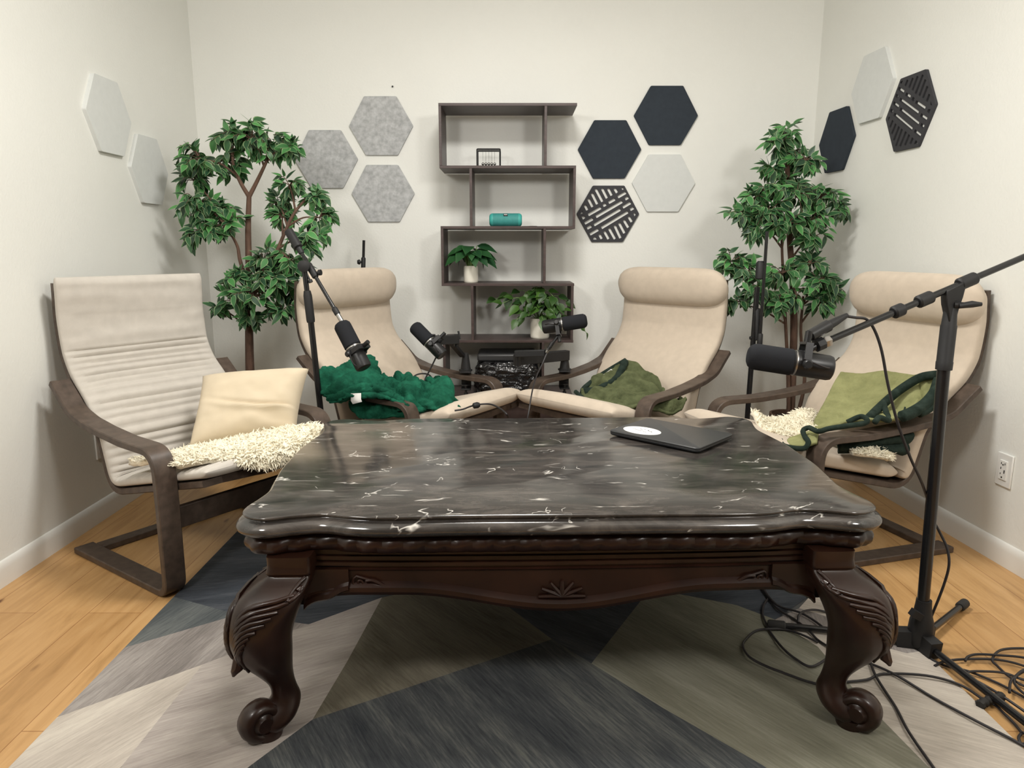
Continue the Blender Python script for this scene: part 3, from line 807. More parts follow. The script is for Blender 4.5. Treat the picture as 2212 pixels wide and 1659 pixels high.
def tree(label, trunk_pts, rad, stems, clusters, Y0, base, potr, poth, ymin, ymax, xmin, xmax):
    t = thing('artificial_tree', label, 'potted tree', (base[0], base[1], 0))
    P = [Vector(p) for p in trunk_pts]; T = catmull(P, 6)
    MB().tube(T, [rad*(1-.55*i/len(T)) for i in range(len(T))], 10).build('trunk', M['bark'], t)
    b = MB()
    for st in stems: 
        S = catmull([Vector(p) for p in st], 6); b.tube(S, [.011*(1-.5*i/len(S)) for i in range(len(S))], 8)
    allp = T+[Vector(p) for st in stems for p in catmull([Vector(q) for q in st], 4)]
    lv = MB(); lv.att = []
    def clampv(v, m=.03):
        v.x = min(max(v.x, xmin+m), xmax(v.y)-m if callable(xmax) else xmax-m); v.y = min(max(v.y, ymin), ymax); return v
    for (px, py, r, dy) in clusters:
        c = at(px, py, Y0+dy); R = r/CF*Y0*1.20
        a = min(allp, key=lambda q: (q-c-Vector((0, 0, -.10))).length)
        mid = a.lerp(c, .5)+Vector((0, 0, .02))
        b.tube(catmull([a, mid, c], 5), [.0055-.003*i/11 for i in range(11)], 6)
        nt_ = max(8, int(R*128))
        for k in range(nt_):
            d = rdir(); d.z = d.z*.7+.12; d.y *= .8
            e = c+d*R*random.uniform(.55, 1.0); e.z -= R*.12
            e = clampv(e)
            m_ = c.lerp(e, .55)+Vector((0, 0, R*.16))
            tw = catmull([c, m_, e], 4); b.tube(tw, [.0022-.0012*i/len(tw) for i in range(len(tw))], 5)
            nl = random.randint(5, 7)
            for q in range(nl):
                f = .25+.75*(q+random.random()*.5)/nl; i = min(len(tw)-2, int(f*(len(tw)-1)))
                p = tw[i].lerp(tw[i+1], random.random()); td = (tw[i+1]-tw[i]).normalized()
                sd = rdir(); sd = (sd-td*sd.dot(td)).normalized()
                dd = (td*.55+sd*.75+Vector((0, 0, -.38))).normalized()
                L = random.uniform(.048, .074)
                tip = p+dd*L
                if tip.x < xmin+.012 or tip.y > ymax+.05: continue
                if callable(xmax) and tip.x > xmax(tip.y)-.012: continue
                tone = random.random()**1.3
                if random.random() < .07: tone = 1
                leaf(lv, p, dd, Vector((rnd()*.5, -.9+rnd()*.5, 1)), L, L*random.uniform(.42, .54), tone, random.uniform(.05, .35), random.uniform(.02, .22))
    b.build('branches', M['bark'], t)
    lv.build('leaves', M['ficus'], t, recalc=False, sharp=180)
    bx, by = base
    pt = MB()
    prof = [(0, potr*.78), (.01, potr*.82), (poth*.5, potr*.93), (poth*.9, potr), (poth*.93, potr*1.04), (poth, potr*1.04), (poth, potr*.93), (poth*.92, potr*.9)]
    pt.lathe(prof, (bx, by, .0005), (bx, by, 1), 32)
    pt.build('pot', M['basket'], t)
    MB().lathe([(0, potr*.88), (.01, potr*.8)], (bx, by, poth*.9), (bx, by, 1), 24).build('soil', M['soil'], t)
    return t
YT = 3.52
tb = at(540, 810, YT)
tree('left artificial ficus tree with a bare lower trunk behind the grey quilted armchair',
     [(tb.x-.005, YT, .22), at(540, 800, YT), at(538, 700, YT), at(538, 600, YT), at(536, 500, YT), at(538, 425, YT)], .024,
     [[at(538, 425, YT), at(556, 390, YT), at(575, 350, YT-.03), at(590, 315, YT)], [at(538, 425, YT), at(520, 395, YT), at(505, 360, YT), at(500, 320, YT)],
      [at(530, 600, YT), at(518, 560, YT), at(512, 530, YT), at(490, 490, YT-.05)], [at(545, 640, YT), at(590, 560, YT-.04), at(630, 470, YT-.05), at(660, 430, YT)]],
     [(505, 300, 48, 0), (545, 300, 45, -.05), (590, 315, 42, 0), (435, 345, 48, -.08), (490, 350, 45, .05), (420, 390, 35, 0), (425, 440, 45, -.05), (465, 455, 48, 0), (430, 500, 40, -.1), (490, 490, 42, -.05),
      (625, 320, 22, -.05), (625, 400, 28, -.03), (685, 430, 28, 0), (690, 470, 34, -.05), (670, 520, 42, -.08), (610, 470, 24, 0), (600, 440, 22, .03), (570, 560, 40, 0), (625, 560, 42, -.08), (515, 605, 34, -.05), (590, 610, 50, -.1), (550, 640, 44, -.12), (640, 630, 34, 0),
      (500, 650, 32, -.08), (610, 670, 34, -.05), (540, 685, 26, -.05), (470, 665, 18, -.05)], YT, (tb.x-.005, YT), .13, .22, 3.0, 3.98, XL, lambda y: 9)
YT = 3.62
tb = at(1708, 885, YT)
tree('right artificial ficus tree in a woven basket behind the black microphone stand',
     [(tb.x, YT, .27), at(1708, 880, YT), at(1712, 800, YT), at(1715, 700, YT), at(1712, 600, YT), at(1706, 520, YT), at(1702, 420, YT), at(1700, 300, YT)], .023,
     [[(tb.x-.02, YT-.03, .27), at(1702, 800, YT-.03), at(1697, 700, YT-.03), at(1690, 560, YT-.02), at(1688, 480, YT)],
      [(tb.x+.05, YT+.02, .27), at(1738, 820, YT), at(1730, 720, YT), at(1735, 640, YT)], [at(1706, 520, YT), at(1740, 480, YT), at(1785, 450, YT-.03)]],
     [(1700, 285, 26, 0), (1683, 315, 26, -.05), (1712, 330, 32, 0), (1740, 345, 28, -.05), (1665, 365, 22, -.05), (1700, 385, 34, 0), (1655, 405, 34, -.1), (1625, 430, 28, -.08), (1720, 425, 46, -.1), (1775, 425, 38, -.08), (1815, 450, 30, -.05), (1605, 470, 34, -.08), (1660, 460, 42, -.12), (1755, 475, 38, -.1), (1700, 480, 40, -.14), (1640, 495, 28, -.1),
      (1760, 510, 26, -.1), (1580, 565, 34, -.05), (1610, 590, 36, -.08), (1590, 655, 24, -.05), (1640, 625, 34, -.12), (1690, 590, 34, -.12), (1750, 570, 28, -.08), (1765, 610, 40, -.08), (1800, 625, 30, -.05), (1720, 640, 36, -.12), (1680, 655, 28, -.14), (1775, 655, 26, -.08)],
     YT, (tb.x, YT), .10, .27, 3.1, 3.98, -9, lambda y: xr(y))

# potted plants on the shelf
def pot(t, c, r, h):
    MB().lathe([(0, r*.90), (.004, r*.97), (.012, r), (h-.004, r), (h, r*.985), (h, r*.9), (h-.012, r*.88)], c, Vector(c)+Vector((0, 0, 1)), 36).build('pot', M['potwhite'], t)
    MB().lathe([(0, r*.86), (.006, r*.84)], Vector(c)+Vector((0, 0, h-.016)), Vector(c)+Vector((0, 0, 1)), 24).build('soil', M['soil'], t)
def plants():
    y = 3.895
    c = at(1017.5, 610, y); c.z = SZ[4]+.0005
    t = thing('potted_plant', 'leafy green plant in a white pot at the left of the fourth shelf board', 'plant', c)
    r = .039; h = .088; pot(t, c, r, h)
    b = MB(); lv = MB(); lv.att = []
    for k in range(26):
        a = 2*PI*k*.382; q = (k % 5)/4
        base = c+Vector((.014*math.cos(a), .014*math.sin(a), h-.012))
        rad = .020+.030*q
        hub = base+Vector((rad*math.cos(a), rad*math.sin(a)*.8, .105-.03*q+.016*rnd()))
        b.tube(catmull([base, base.lerp(hub, .5)+Vector((0, 0, .012)), hub], 4), .0022, 6)
        d = Vector((math.cos(a), math.sin(a)*.8-.25, -.05-.5*q))
        L = random.uniform(.085, .118)
        tip = hub+d.normalized()*L
        if tip.y > 4.05: d.y = -.2
        leaf(lv, hub, d, Vector((0, -.5, 1)), L, L*.62, random.random()*.7, .35, .12)
    b.build('stems', M['stem'], t); lv.build('leaves', M['peace'], t, recalc=False, sharp=180)
    c = at(1166, 730, 3.885); c.z = SZ[5]+.0005
    t = thing('potted_plant', 'trailing green vine plant in a white pot on the fifth shelf board', 'plant', c)
    r = .052; h = .108; pot(t, c, r, h)
    b = MB(); lv = MB(); lv.att = []
    ends = [(1085, 655, 3.83), (1070, 645, 3.9), (1100, 640, 3.86), (1120, 660, 3.84), (1115, 690, 3.82), (1130, 640, 3.84), (1150, 628, 3.84), (1175, 632, 3.84), (1195, 640, 3.83), (1150, 655, 3.80), (1165, 665, 3.80), (1185, 665, 3.79), (1205, 655, 3.8), (1215, 670, 3.8), (1222, 650, 3.86), (1195, 690, 3.79), (1140, 675, 3.8), (1178, 645, 3.79), (1160, 640, 3.82), (1210, 685, 3.82), (1128, 672, 3.84), (1200, 672, 3.8), (1183, 682, 3.79), (1172, 690, 3.79)]
    for k, e in enumerate(ends):
        p = at(*e); a = random.random()*2*PI
        base = c+Vector((.02*math.cos(a), .02*math.sin(a), h-.015))
        m_ = base.lerp(p, .5); m_.z = max(base.z, p.z)+.025
        if m_.z > SZ[4]-.03: m_.z = SZ[4]-.03
        tw = catmull([base, m_, p], 5); b.tube(tw, .0016, 5)
        dd = (p-base).normalized(); dd.z = -.35
        for q in range(3):
            pp = tw[len(tw)-1-q*3]
            d2 = (dd+rdir()*.7); d2.y -= .25
            L = random.uniform(.055, .080)
            tip = pp+d2.normalized()*L
            if tip.z > SZ[4]-.016: d2.z = -.6
            leaf(lv, pp, d2, Vector((rnd()*.3, -.7, .8)), L, L*.66, random.random(), .3, .2)
    vine = catmull([c+Vector((.03, -.02, h)), at(1225, 690, 3.78), at(1250, 700, 3.74), at(1262, 712, 3.74), at(1268, 722, 3.74)], 5)
    b.tube(vine, .0013, 5)
    leaf(lv, at(1267, 718, 3.74), Vector((.25, 0, -1)), Vector((1, -.6, 0)), .042, .022, .3)
    leaf(lv, at(1255, 706, 3.74), Vector((.6, 0, -.6)), Vector((0, -1, .3)), .034, .022, .5)
    leaf(lv, at(1085, 655, 3.83), Vector((-1, 0, -.75)), Vector((0, -1, .3)), .05, .014, .0)
    b.build('stems', M['stem'], t); lv.build('leaves', M['pothos'], t, recalc=False, sharp=180)
plants()

# crinkled black parcel on the bottom board
def parcel():
    x0, x1 = at(1030, 800, 3.86).x, at(1160, 800, 3.86).x; z0 = SZ[6]+.001; z1 = at(1095, 762, 3.86).z
    y0, y1 = 3.74, 4.03
    t = thing('wrapped_parcel', 'bulky parcel in crinkled shiny black plastic on the bottom shelf board', 'parcel', ((x0+x1)/2, (y0+y1)/2, z0))
    b = MB(); rs = []; nu, nv = 90, 60
    zt = z0+(z1-z0)*.80
    for i in range(nv+1):
        v = i/nv; z = z0+(zt-z0)*v
        k = 1-.16*max(0, (v-.72)/.28)**2; ring = []
        for j in range(nu):
            a = 2*PI*j/nu; ca, sa = math.cos(a), math.sin(a)
            X = (x1-x0)/2*1.06*abs(ca)**.45*(1 if ca > 0 else -1); Yv = (y1-y0)/2*abs(sa)**.45*(1 if sa > 0 else -1)
            p = Vector((X*k, Yv*k, z))
            cr = abs(nz(p, 22, 2))*.022+abs(nz(p, 45, 5))*.012
            if v > .98: cr *= .4
            r = (p.xy.length+cr-.012)/p.xy.length
            ring.append(((x0+x1)/2+p.x*r, (y0+y1)/2+.0+p.y*r, max(z0, z+(.012*nz(p, 30, 9) if 0 < v else 0))))
        rs.append(ring)
    b.rings(rs).build('plastic_bag', M['bag'], t, sharp=22)
    MB().box(((x0+x1)/2, (y0+y1)/2+.03, (zt+z1)/2+.002), (x1-x0-.012, (y1-y0)*.78, z1-zt)).build('lid', M['cardtop'], t, bevel=.012)
parcel()

# ------------------------------------------------------------------ hexagon panels
def hexpts(W, H, r=.006):
    q = W/4
    base = [(W/2, 0), (q, H/2), (-q, H/2), (-W/2, 0), (-q, -H/2), (q, -H/2)]
    P = [Vector((x, y, 0)) for x, y in base]; out = []
    for i in range(6):
        a, c, e = P[i-1], P[i], P[(i+1) % 6]; u = (a-c).normalized()*r; w_ = (e-c).normalized()*r
        for k in range(4):
            t = k/3; v = c+u*(1-t)**2+w_*t*t; out.append((v.x, v.y))
    return out
HW, HH = .348, .305
def panel(name, label, cat, c, ex, nrm, mat, group=None, holes=(), thick=.012):
    c, ex, nrm = Vector(c), Vector(ex), Vector(nrm); up = Vector((0, 0, 1))
    fr = lambda x, y, z: c+ex*x+up*y+nrm*z
    b = MB(); b.prism(hexpts(HW, HH), -.002, thick, 0, holes, fr)
    o = b.build(name, mat, sharp=40, bevel=0 if holes else .002, org=c)
    return tag(o, label, cat, group)
HOL = []
def hole(x1, y1, x2, y2, w=12):
    R = HW/2/283
    a = Vector(((x1-470)*R, -(y1-1298)*R, 0)); c = Vector(((x2-470)*R, -(y2-1298)*R, 0)); d = (c-a).normalized(); n = Vector((-d.y, d.x, 0))*w*R; e = d*3*R
    HOL.append([tuple(v.xy) for v in (a+n*.75, a+n+e, c+n-e, c+n*.75, c-n*.75, c-n-e, a-n+e, a-n*.75)])
for h_ in [(293, 1307, 407, 1243), (425, 1227, 452, 1212), (474, 1200, 532, 1168), (556, 1151, 628, 1110), (363, 1324, 598, 1189), (622, 1169, 652, 1153), (347, 1397, 583, 1258), (603, 1241, 674, 1199), (415, 1422, 652, 1280), (670, 1262, 702, 1244), (262, 1382, 337, 1340), (285, 1426, 325, 1404), (312, 1479, 388, 1435),
           (355, 1080, 418, 1190), (412, 1076, 458, 1160), (466, 1076, 500, 1136), (524, 1076, 548, 1112), (322, 1118, 372, 1212), (292, 1166, 330, 1236), (262, 1222, 284, 1264),
           (398, 1480, 420, 1518), (442, 1452, 482, 1520), (484, 1426, 540, 1520), (534, 1400, 590, 1512), (574, 1378, 625, 1468), (616, 1352, 658, 1418), (658, 1322, 688, 1368)]: hole(*h_)
def tri(*p):
    R = HW/2/283; HOL.append([((x-470)*R, -(y-1298)*R) for x, y in p])
tri((582, 1068), (600, 1068), (612, 1078), (594, 1088)); tri((240, 1270), (242, 1292), (220, 1302)); tri((232, 1322), (262, 1316), (268, 1332), (246, 1348)); tri((700, 1290), (716, 1288), (722, 1304), (710, 1320)); tri((340, 1524), (345, 1508), (362, 1500), (378, 1524))
bk = ((1, 0, 0), (0, -1, 0)); yb = YB
gg = 'mottled grey felt hexagons on the back wall'; dd_ = 'dark felt hexagons on the back wall'
panel('acoustic_panel', 'mottled grey felt hexagon highest of three left of the bookshelf', 'wall panel', (-.711, yb, 1.766), *bk, M['greygel'], gg)
panel('acoustic_panel', 'mottled grey felt hexagon partly behind the left tree leaves', 'wall panel', (-1.018, yb, 1.592), *bk, M['greygel'], gg)
panel('acoustic_panel', 'mottled grey felt hexagon lowest of three, above the left beige armchair', 'wall panel', (-.712, yb, 1.410), *bk, M['greygel'], gg)
panel('acoustic_panel', 'dark navy felt hexagon beside the bookshelf, above the slotted one', 'wall panel', (.533, yb, 1.643), *bk, M['darkfelt'], dd_)
panel('acoustic_panel', 'dark navy felt hexagon at upper right, highest on the back wall', 'wall panel', (.834, yb, 1.819), *bk, M['darkfelt'], dd_)
panel('acoustic_panel', 'white felt hexagon on the back wall below the highest navy one', 'wall panel', (.835, yb, 1.465), *bk, M['whitefelt'])
panel('slotted_panel', 'black slotted lattice hexagon on the back wall right of the bookshelf', 'wall panel', (.533, yb, 1.300), *bk, M['lattice'], None, HOL, .010)
lf = ((0, 1, 0), (1, 0, 0))
panel('acoustic_panel', 'white felt hexagon on the left wall, the higher one nearer the viewer', 'wall panel', (XL, 3.18, 1.662), *lf, M['whitefelt'], 'white felt hexagons on the left wall', thick=.018)
panel('acoustic_panel', 'white felt hexagon on the left wall, the lower one near the tree', 'wall panel', (XL, 3.491, 1.473), *lf, M['whitefelt'], 'white felt hexagons on the left wall', thick=.018)
rn = Vector((-1, -.066, 0)).normalized(); re = Vector((.066, -1, 0)).normalized()
def rp(Y, z): return (xr(Y), Y, z)
panel('acoustic_panel', 'dark navy felt hexagon on the right wall beside the tree top', 'wall panel', rp(3.827, 1.654), re, rn, M['darkfelt'], thick=.014)
panel('acoustic_panel', 'white felt hexagon on the right wall, above and between the dark ones', 'wall panel', rp(3.528, 1.853), re, rn, M['whitefelt'], thick=.018)
H0 = HOL; HOL = [[(-x, y) for x, y in h] for h in H0]
panel('slotted_panel', 'black slotted lattice hexagon on the right wall', 'wall panel', rp(3.219, 1.686), re, rn, M['lattice'], None, HOL, .012)
# nail left in the wall
p = at(848, 187, YB-.004)
tag(MB().lathe([(0, .003), (.006, .003), (.007, .005), (.009, .004)], (p.x, YB, p.z), (p.x, YB-1, p.z), 8).build('wall_nail', M['slot']), 'tiny dark nail in the back wall above the grey hexagons', 'nail')

# ------------------------------------------------------------------ outlets
def outlet(label, c, ex, nrm, decora):
    c, ex, nrm = Vector(c), Vector(ex).normalized(), Vector(nrm).normalized()
    t = thing('wall_outlet', label, 'outlet', c)
    up = Vector((0, 0, 1)); rot = Matrix((ex, up, nrm)).transposed()
    MB().box(c+nrm*.004, (.074, .120, .007), rot).build('cover_plate', M['white'], t, bevel=.003)
    if decora:
        i = MB().box(c+nrm*.009, (.036, .070, .005), rot).build('socket', M['white'], t, bevel=.001)
        b = MB()
        for x, y, w_, h_ in ((-.008, .006, .003, .008), (.009, -.004, .004, .012), (0, .020, .005, .005), (0, -.026, .006, .005), (-.008, .024, .0025, .007), (.009, .024, .0025, .007), (-.008, -.014, .0025, .006)):
            b.box(c+nrm*.0118+ex*x+up*y, (w_, h_, .001), rot)
        b.build('slots', M['slot'], sub(i, t))
outlet('white power outlet with two sockets on the right wall by the microphone stand', (xr(2.446), 2.446, .339), re, rn, True)
outlet('white outlet plate on the left wall, half hidden behind the quilted armchair', (XL, 2.876, .316), (0, 1, 0), (1, 0, 0), True)

# ------------------------------------------------------------------ microphones and stands
def mic(label, tip, tail, yoke_dir, scale=1.0, group='black studio microphones'):
    tip, tail = Vector(tip), Vector(tail); d = (tail-tip); L = d.length; d.normalize(); k = L/.190
    t = thing('microphone', label, 'microphone', tip.lerp(tail, .5), 0, group)
    r = .0305*k*scale
    MB().lathe([(0, r*.55), (.004*k, r*.8), (.012*k, r*.97), (.02*k, r), (.098*k, r), (.100*k, r*.9)], tip, tail, 28).build('windscreen', M['foam'], t)
    MB().lathe([(.098*k, r*.90), (.100*k, r*.93), (.108*k, r*.95), (.180*k, r*.95), (.187*k, r*.88), (.190*k, r*.7), (.190*k, r*.5)], tip, tail, 28).build('body', M['black'], t)
    MB().lathe([(.1035*k, r*.96), (.1045*k, r*.972), (.1065*k, r*.972), (.1075*k, r*.96)], tip, tail, 28).build('ring', M['chrome'], t)
    up = Vector(yoke_dir); up = (up-d*up.dot(d)).normalized(); sd = d.cross(up)
    c = tip+d*(.125*k)
    b = MB()
    for s in (-1, 1):
        b.beam(c+sd*s*(r+.004), c+sd*s*(r+.004)*.75+up*(r+.02), .016*k, .004, sd)
        b.lathe([(0, .010*k), (.004, .011*k), (.010*k, .011*k), (.014*k, .008*k)], c+sd*s*(r+.002), c+sd*s*1, 14)
    b.beam(c-sd*(r+.004)*.8+up*(r+.018), c+sd*(r+.004)*.8+up*(r+.018), .018*k, .006, up)
    b.lathe([(0, .008*k), (.03*k, .008*k)], c+up*(r+.016), c+up, 12)
    b.build('yoke', M['black'], t)
    w = MB(); a = c+d*.05*k+sd*r*.9; e = c-d*.01*k+sd*(r*1.2)
    w.tube(catmull([tip.lerp(tail, .97)+sd*r*.6, c+d*.035*k+sd*r*1.25, e+up*.012], 6), .0022*k, 6)
    w.build('lead_wire', M['cable'], t)
    return c+up*(r+.045*k), t

# right boom stand
def right_stand():
    Yp = 1.85; hub = Vector((1.152, Yp, 0))
    t = thing('microphone_stand', 'black boom microphone stand at right front with its leg under the table', 'microphone stand', hub)
    top = at(2055, 655, Yp)
    b0 = Vector((1.152, Yp, .06))
    d = (top-b0).normalized()
    cl = at(2040, 782, Yp)
    MB().tube([b0, cl], .0155, 18).build('lower_tube', M['tube'], t)
    MB().lathe([(0, .020), (.02, .0205), (.022, .0195), (.115, .0195), (.118, .0180), (.16, .0155), (.165, .0135)], cl-d*.02, top, 20).build('height_clutch', M['blackmat'], t)
    nk = cl+d*.145
    MB().lathe([(0, .0145), (.008, .0145)], nk, top, 18).build('collar_ring', M['chrome'], t)
    MB().tube([nk+d*.006, top+d*.01], .0145, 14).build('upper_tube', M['tube'], t)
    pv = at(2060, 620, Yp)
    bd = (at(2212, 526, Yp+.03)-at(1760, 750, Yp-.10)).normalized()
    b = MB(); nrm = Vector((0, -1, 0))
    b.rings([[(pv+bd*x+Vector((0, y, z))) for x, y in ((-w, -.014), (w, -.014), (w, .014), (-w, .014))] for w, z in ((.012, -.085), (.017, -.06), (.026, -.035), (.030, -.015), (.030, .004))])
    b.build('boom_clamp', M['blackmat'], t, bevel=.003)
    k0 = pv+Vector((.018, -.02, -.045))
    b = MB(); b.tube([pv+Vector((0, -.012, -.045)), k0], .008, 10); b.tube([k0+Vector((-.012, 0, -.002)), k0+Vector((.02, -.004, .003)), k0+Vector((.042, -.006, .003))], [.007, .009, .005], 10)
    b.build('wing_knob', M['blackmat'], t)
    e0 = at(1770, 744, Yp-.10); bd = (pv-e0).normalized(); e1 = e0+bd*.82
    MB().tube([e0, e1], .0085, 14).build('boom_tube', M['tube'], t)
    for px, py, l in ((2090, 586, .055), (1995, 632, .045), (1937, 659, .032)):
        k_ = (px-1770)/(2060-1770); c_ = e0.lerp(pv, k_)
        MB().lathe([(0, .013), (.004, .0165), (l-.004, .0165), (l, .013)], c_-bd*l/2, c_+bd, 14).build('boom_collar', M['blackmat'], t)
    MB().lathe([(0, .013), (.003, .0155), (.016, .0155), (.018, .012)], e0+bd*.012, e1, 6).build('lock_nut', M['chrome'], t)
    MB().lathe([(0, .012), (.002, .0165), (.022, .0165), (.024, .012)], e0-bd*.012, e1, 8).build('nut_sleeve', M['blackmat'], t)
    b = MB(); b.lathe([(0, .024), (.01, .030), (.05, .033), (.075, .031), (.10, .024), (.125, .021), (.14, .020)], Vector((hub.x, Yp, .012)), Vector((hub.x, Yp, 1)), 16)
    for a in (R_(165), R_(40), R_(-80)):
        dr = Vector((math.cos(a), math.sin(a), 0)); b.beam(hub+dr*.01+Vector((0, 0, .035)), hub+dr*.062+Vector((0, 0, .030)), .036, .048)
    b.box((hub.x-.03, Yp-.02, .118), (.03, .02, .02), Matrix.Rotation(R_(30), 3, 'Y'))
    b.build('tripod_hub', M['blackmat'], t, sharp=30)
    for tip in (Vector((.775, 1.952, .018)), Vector((1.420, 2.078, .018)), Vector((1.225, 1.40, .018))):
        a = hub+(tip-hub).normalized()*.05; a.z = .030
        o = MB().tube([a, tip], .0095, 12).build('leg', M['tube'], t)
        dr = (tip-a).normalized()
        MB().lathe([(0, .011), (.004, .0145), (.045, .0145), (.05, .011)], tip-dr*.035, tip+dr, 14).build('rubber_foot', M['rubber'], sub(o, t))
    m1, m2 = at(1615, 768, 1.73), at(1798, 796, 1.70)
    mic('black microphone on the right boom stand, largest, in front of the right armchair', m1, m2, (bd.x*.3, .1, 1), 1.0)
    j = at(1725, 770, 1.72)
    MB().tube([at(1712, 781, 1.745)+Vector((0, 0, .02)), at(1735, 762, 1.742), e0], .0085, 12).build('mic_mount', M['black'], t)
    # inline booster with its cable
    q0, q1 = at(1748, 726, 1.74), at(1795, 700, 1.76); dq = (q1-q0).normalized()
    tt = thing('microphone_cable', 'black cable with inline booster hanging from the right boom down to the floor', 'cable', (1.15, 1.80, 0))
    MB().lathe([(0, .010), (.003, .0145), (.06, .015), (.063, .0115), (.085, .010), (.12, .006)], q0, q1, 16).build('inline_booster', M['black'], tt)
    cp = [q0+dq*.115, at(1848, 686, 1.78), at(1872, 690, 1.79), at(1890, 715, 1.80), at(1905, 760, 1.80), at(1918, 830, 1.80), at(1938, 910, 1.80), at(1965, 985, 1.81), at(1990, 1040, 1.83), at(2004, 1080, 1.88), at(2012, 1115, 1.90), at(2030, 1150, 1.895), at(2046, 1185, 1.88), at(2050, 1220, 1.87), at(2040, 1260, 1.875), at(2020, 1312, 1.88)]
    cp += [Vector((1.20, 1.90, .05)), Vector((1.165, 1.905, .012)), Vector((1.12, 1.86, .012))]
    MB().tube(catmull(cp, 6), .0036, 8).build('cord', M['cable'], tt)
right_stand()

# left boom stand
def left_stand():
    Yp = 2.95
    bt = at(692, 885, Yp); tp = at(660, 600, Yp); d = (tp-bt).normalized(); base = bt-d*(bt.z/d.z)
    t = thing('microphone_stand', 'black boom microphone stand between the grey and the left beige armchair', 'microphone stand', (base.x, base.y, 0))
    c1 = at(671, 690, Yp)
    MB().tube([base+d*.03, c1], .0125, 14).build('lower_tube', M['tube'], t)
    MB().lathe([(0, .016), (.01, .0175), (.11, .0175), (.13, .014)], c1-d*.012, tp, 16).build('height_clutch', M['blackmat'], t)
    MB().tube([c1, at(657, 580, Yp)], .011, 12).build('upper_tube', M['tube'], t)
    pv = at(657, 575, Yp-.012)
    e0, e1 = at(630, 510, 3.03), at(742, 700, 2.86); bd = (e1-e0).normalized()
    MB().lathe([(0, .012), (.004, .024), (.026, .024), (.03, .012)], pv+Vector((-.002, .02, 0)), pv+Vector((0, -1, 0)), 18).build('boom_clamp', M['blackmat'], t)
    MB().tube([e0, e1], .008, 12).build('boom_tube', M['tube'], t)
    for f, l, r in ((.40, .07, .014), (.14, .06, .012), (.86, .035, .012)):
        c_ = e0.lerp(e1, f); MB().lathe([(0, r*.8), (.004, r), (l-.004, r), (l, r*.8)], c_-bd*l/2, c_+bd, 12).build('boom_collar', M['blackmat'], t)
    k = e0.lerp(e1, .43)
    MB().lathe([(0, .006), (.022, .006), (.023, .012), (.034, .012)], k, k+Vector((1, -.2, .1)), 10).build('knob', M['blackmat'], t)
    k = at(662, 590, Yp)
    MB().lathe([(0, .004), (.03, .004), (.031, .009), (.042, .009)], k, k+Vector((.5, -.2, -1)), 10).build('knob', M['blackmat'], t)
    MB().lathe([(0, .012), (.004, .019), (.09, .019), (.095, .012)], e0-bd*.03, e0+bd, 14).build('counterweight', M['blackmat'], t)
    MB().tube([e1-bd*.06, e1+bd*.01], .0095, 12).build('boom_tip', M['chrome'], t)
    b = MB(); b.lathe([(0, .02), (.04, .024), (.10, .018)], (base.x, base.y, .02), (base.x, base.y, 1), 14); b.build('tripod_hub', M['blackmat'], t)
    for a in (R_(125), R_(-55), R_(35)):
        L = .14; tip = Vector((base.x+L*math.cos(a), base.y+L*math.sin(a), .010))
        MB().tube([Vector((base.x, base.y, .07)), tip], .009, 10).build('leg', M['tube'], t)
    mic('black microphone hanging down from the left boom over the emerald blanket', at(736, 697, 2.85), at(787, 796, 2.78), (.3, -.2, .6), 1.0)
left_stand()

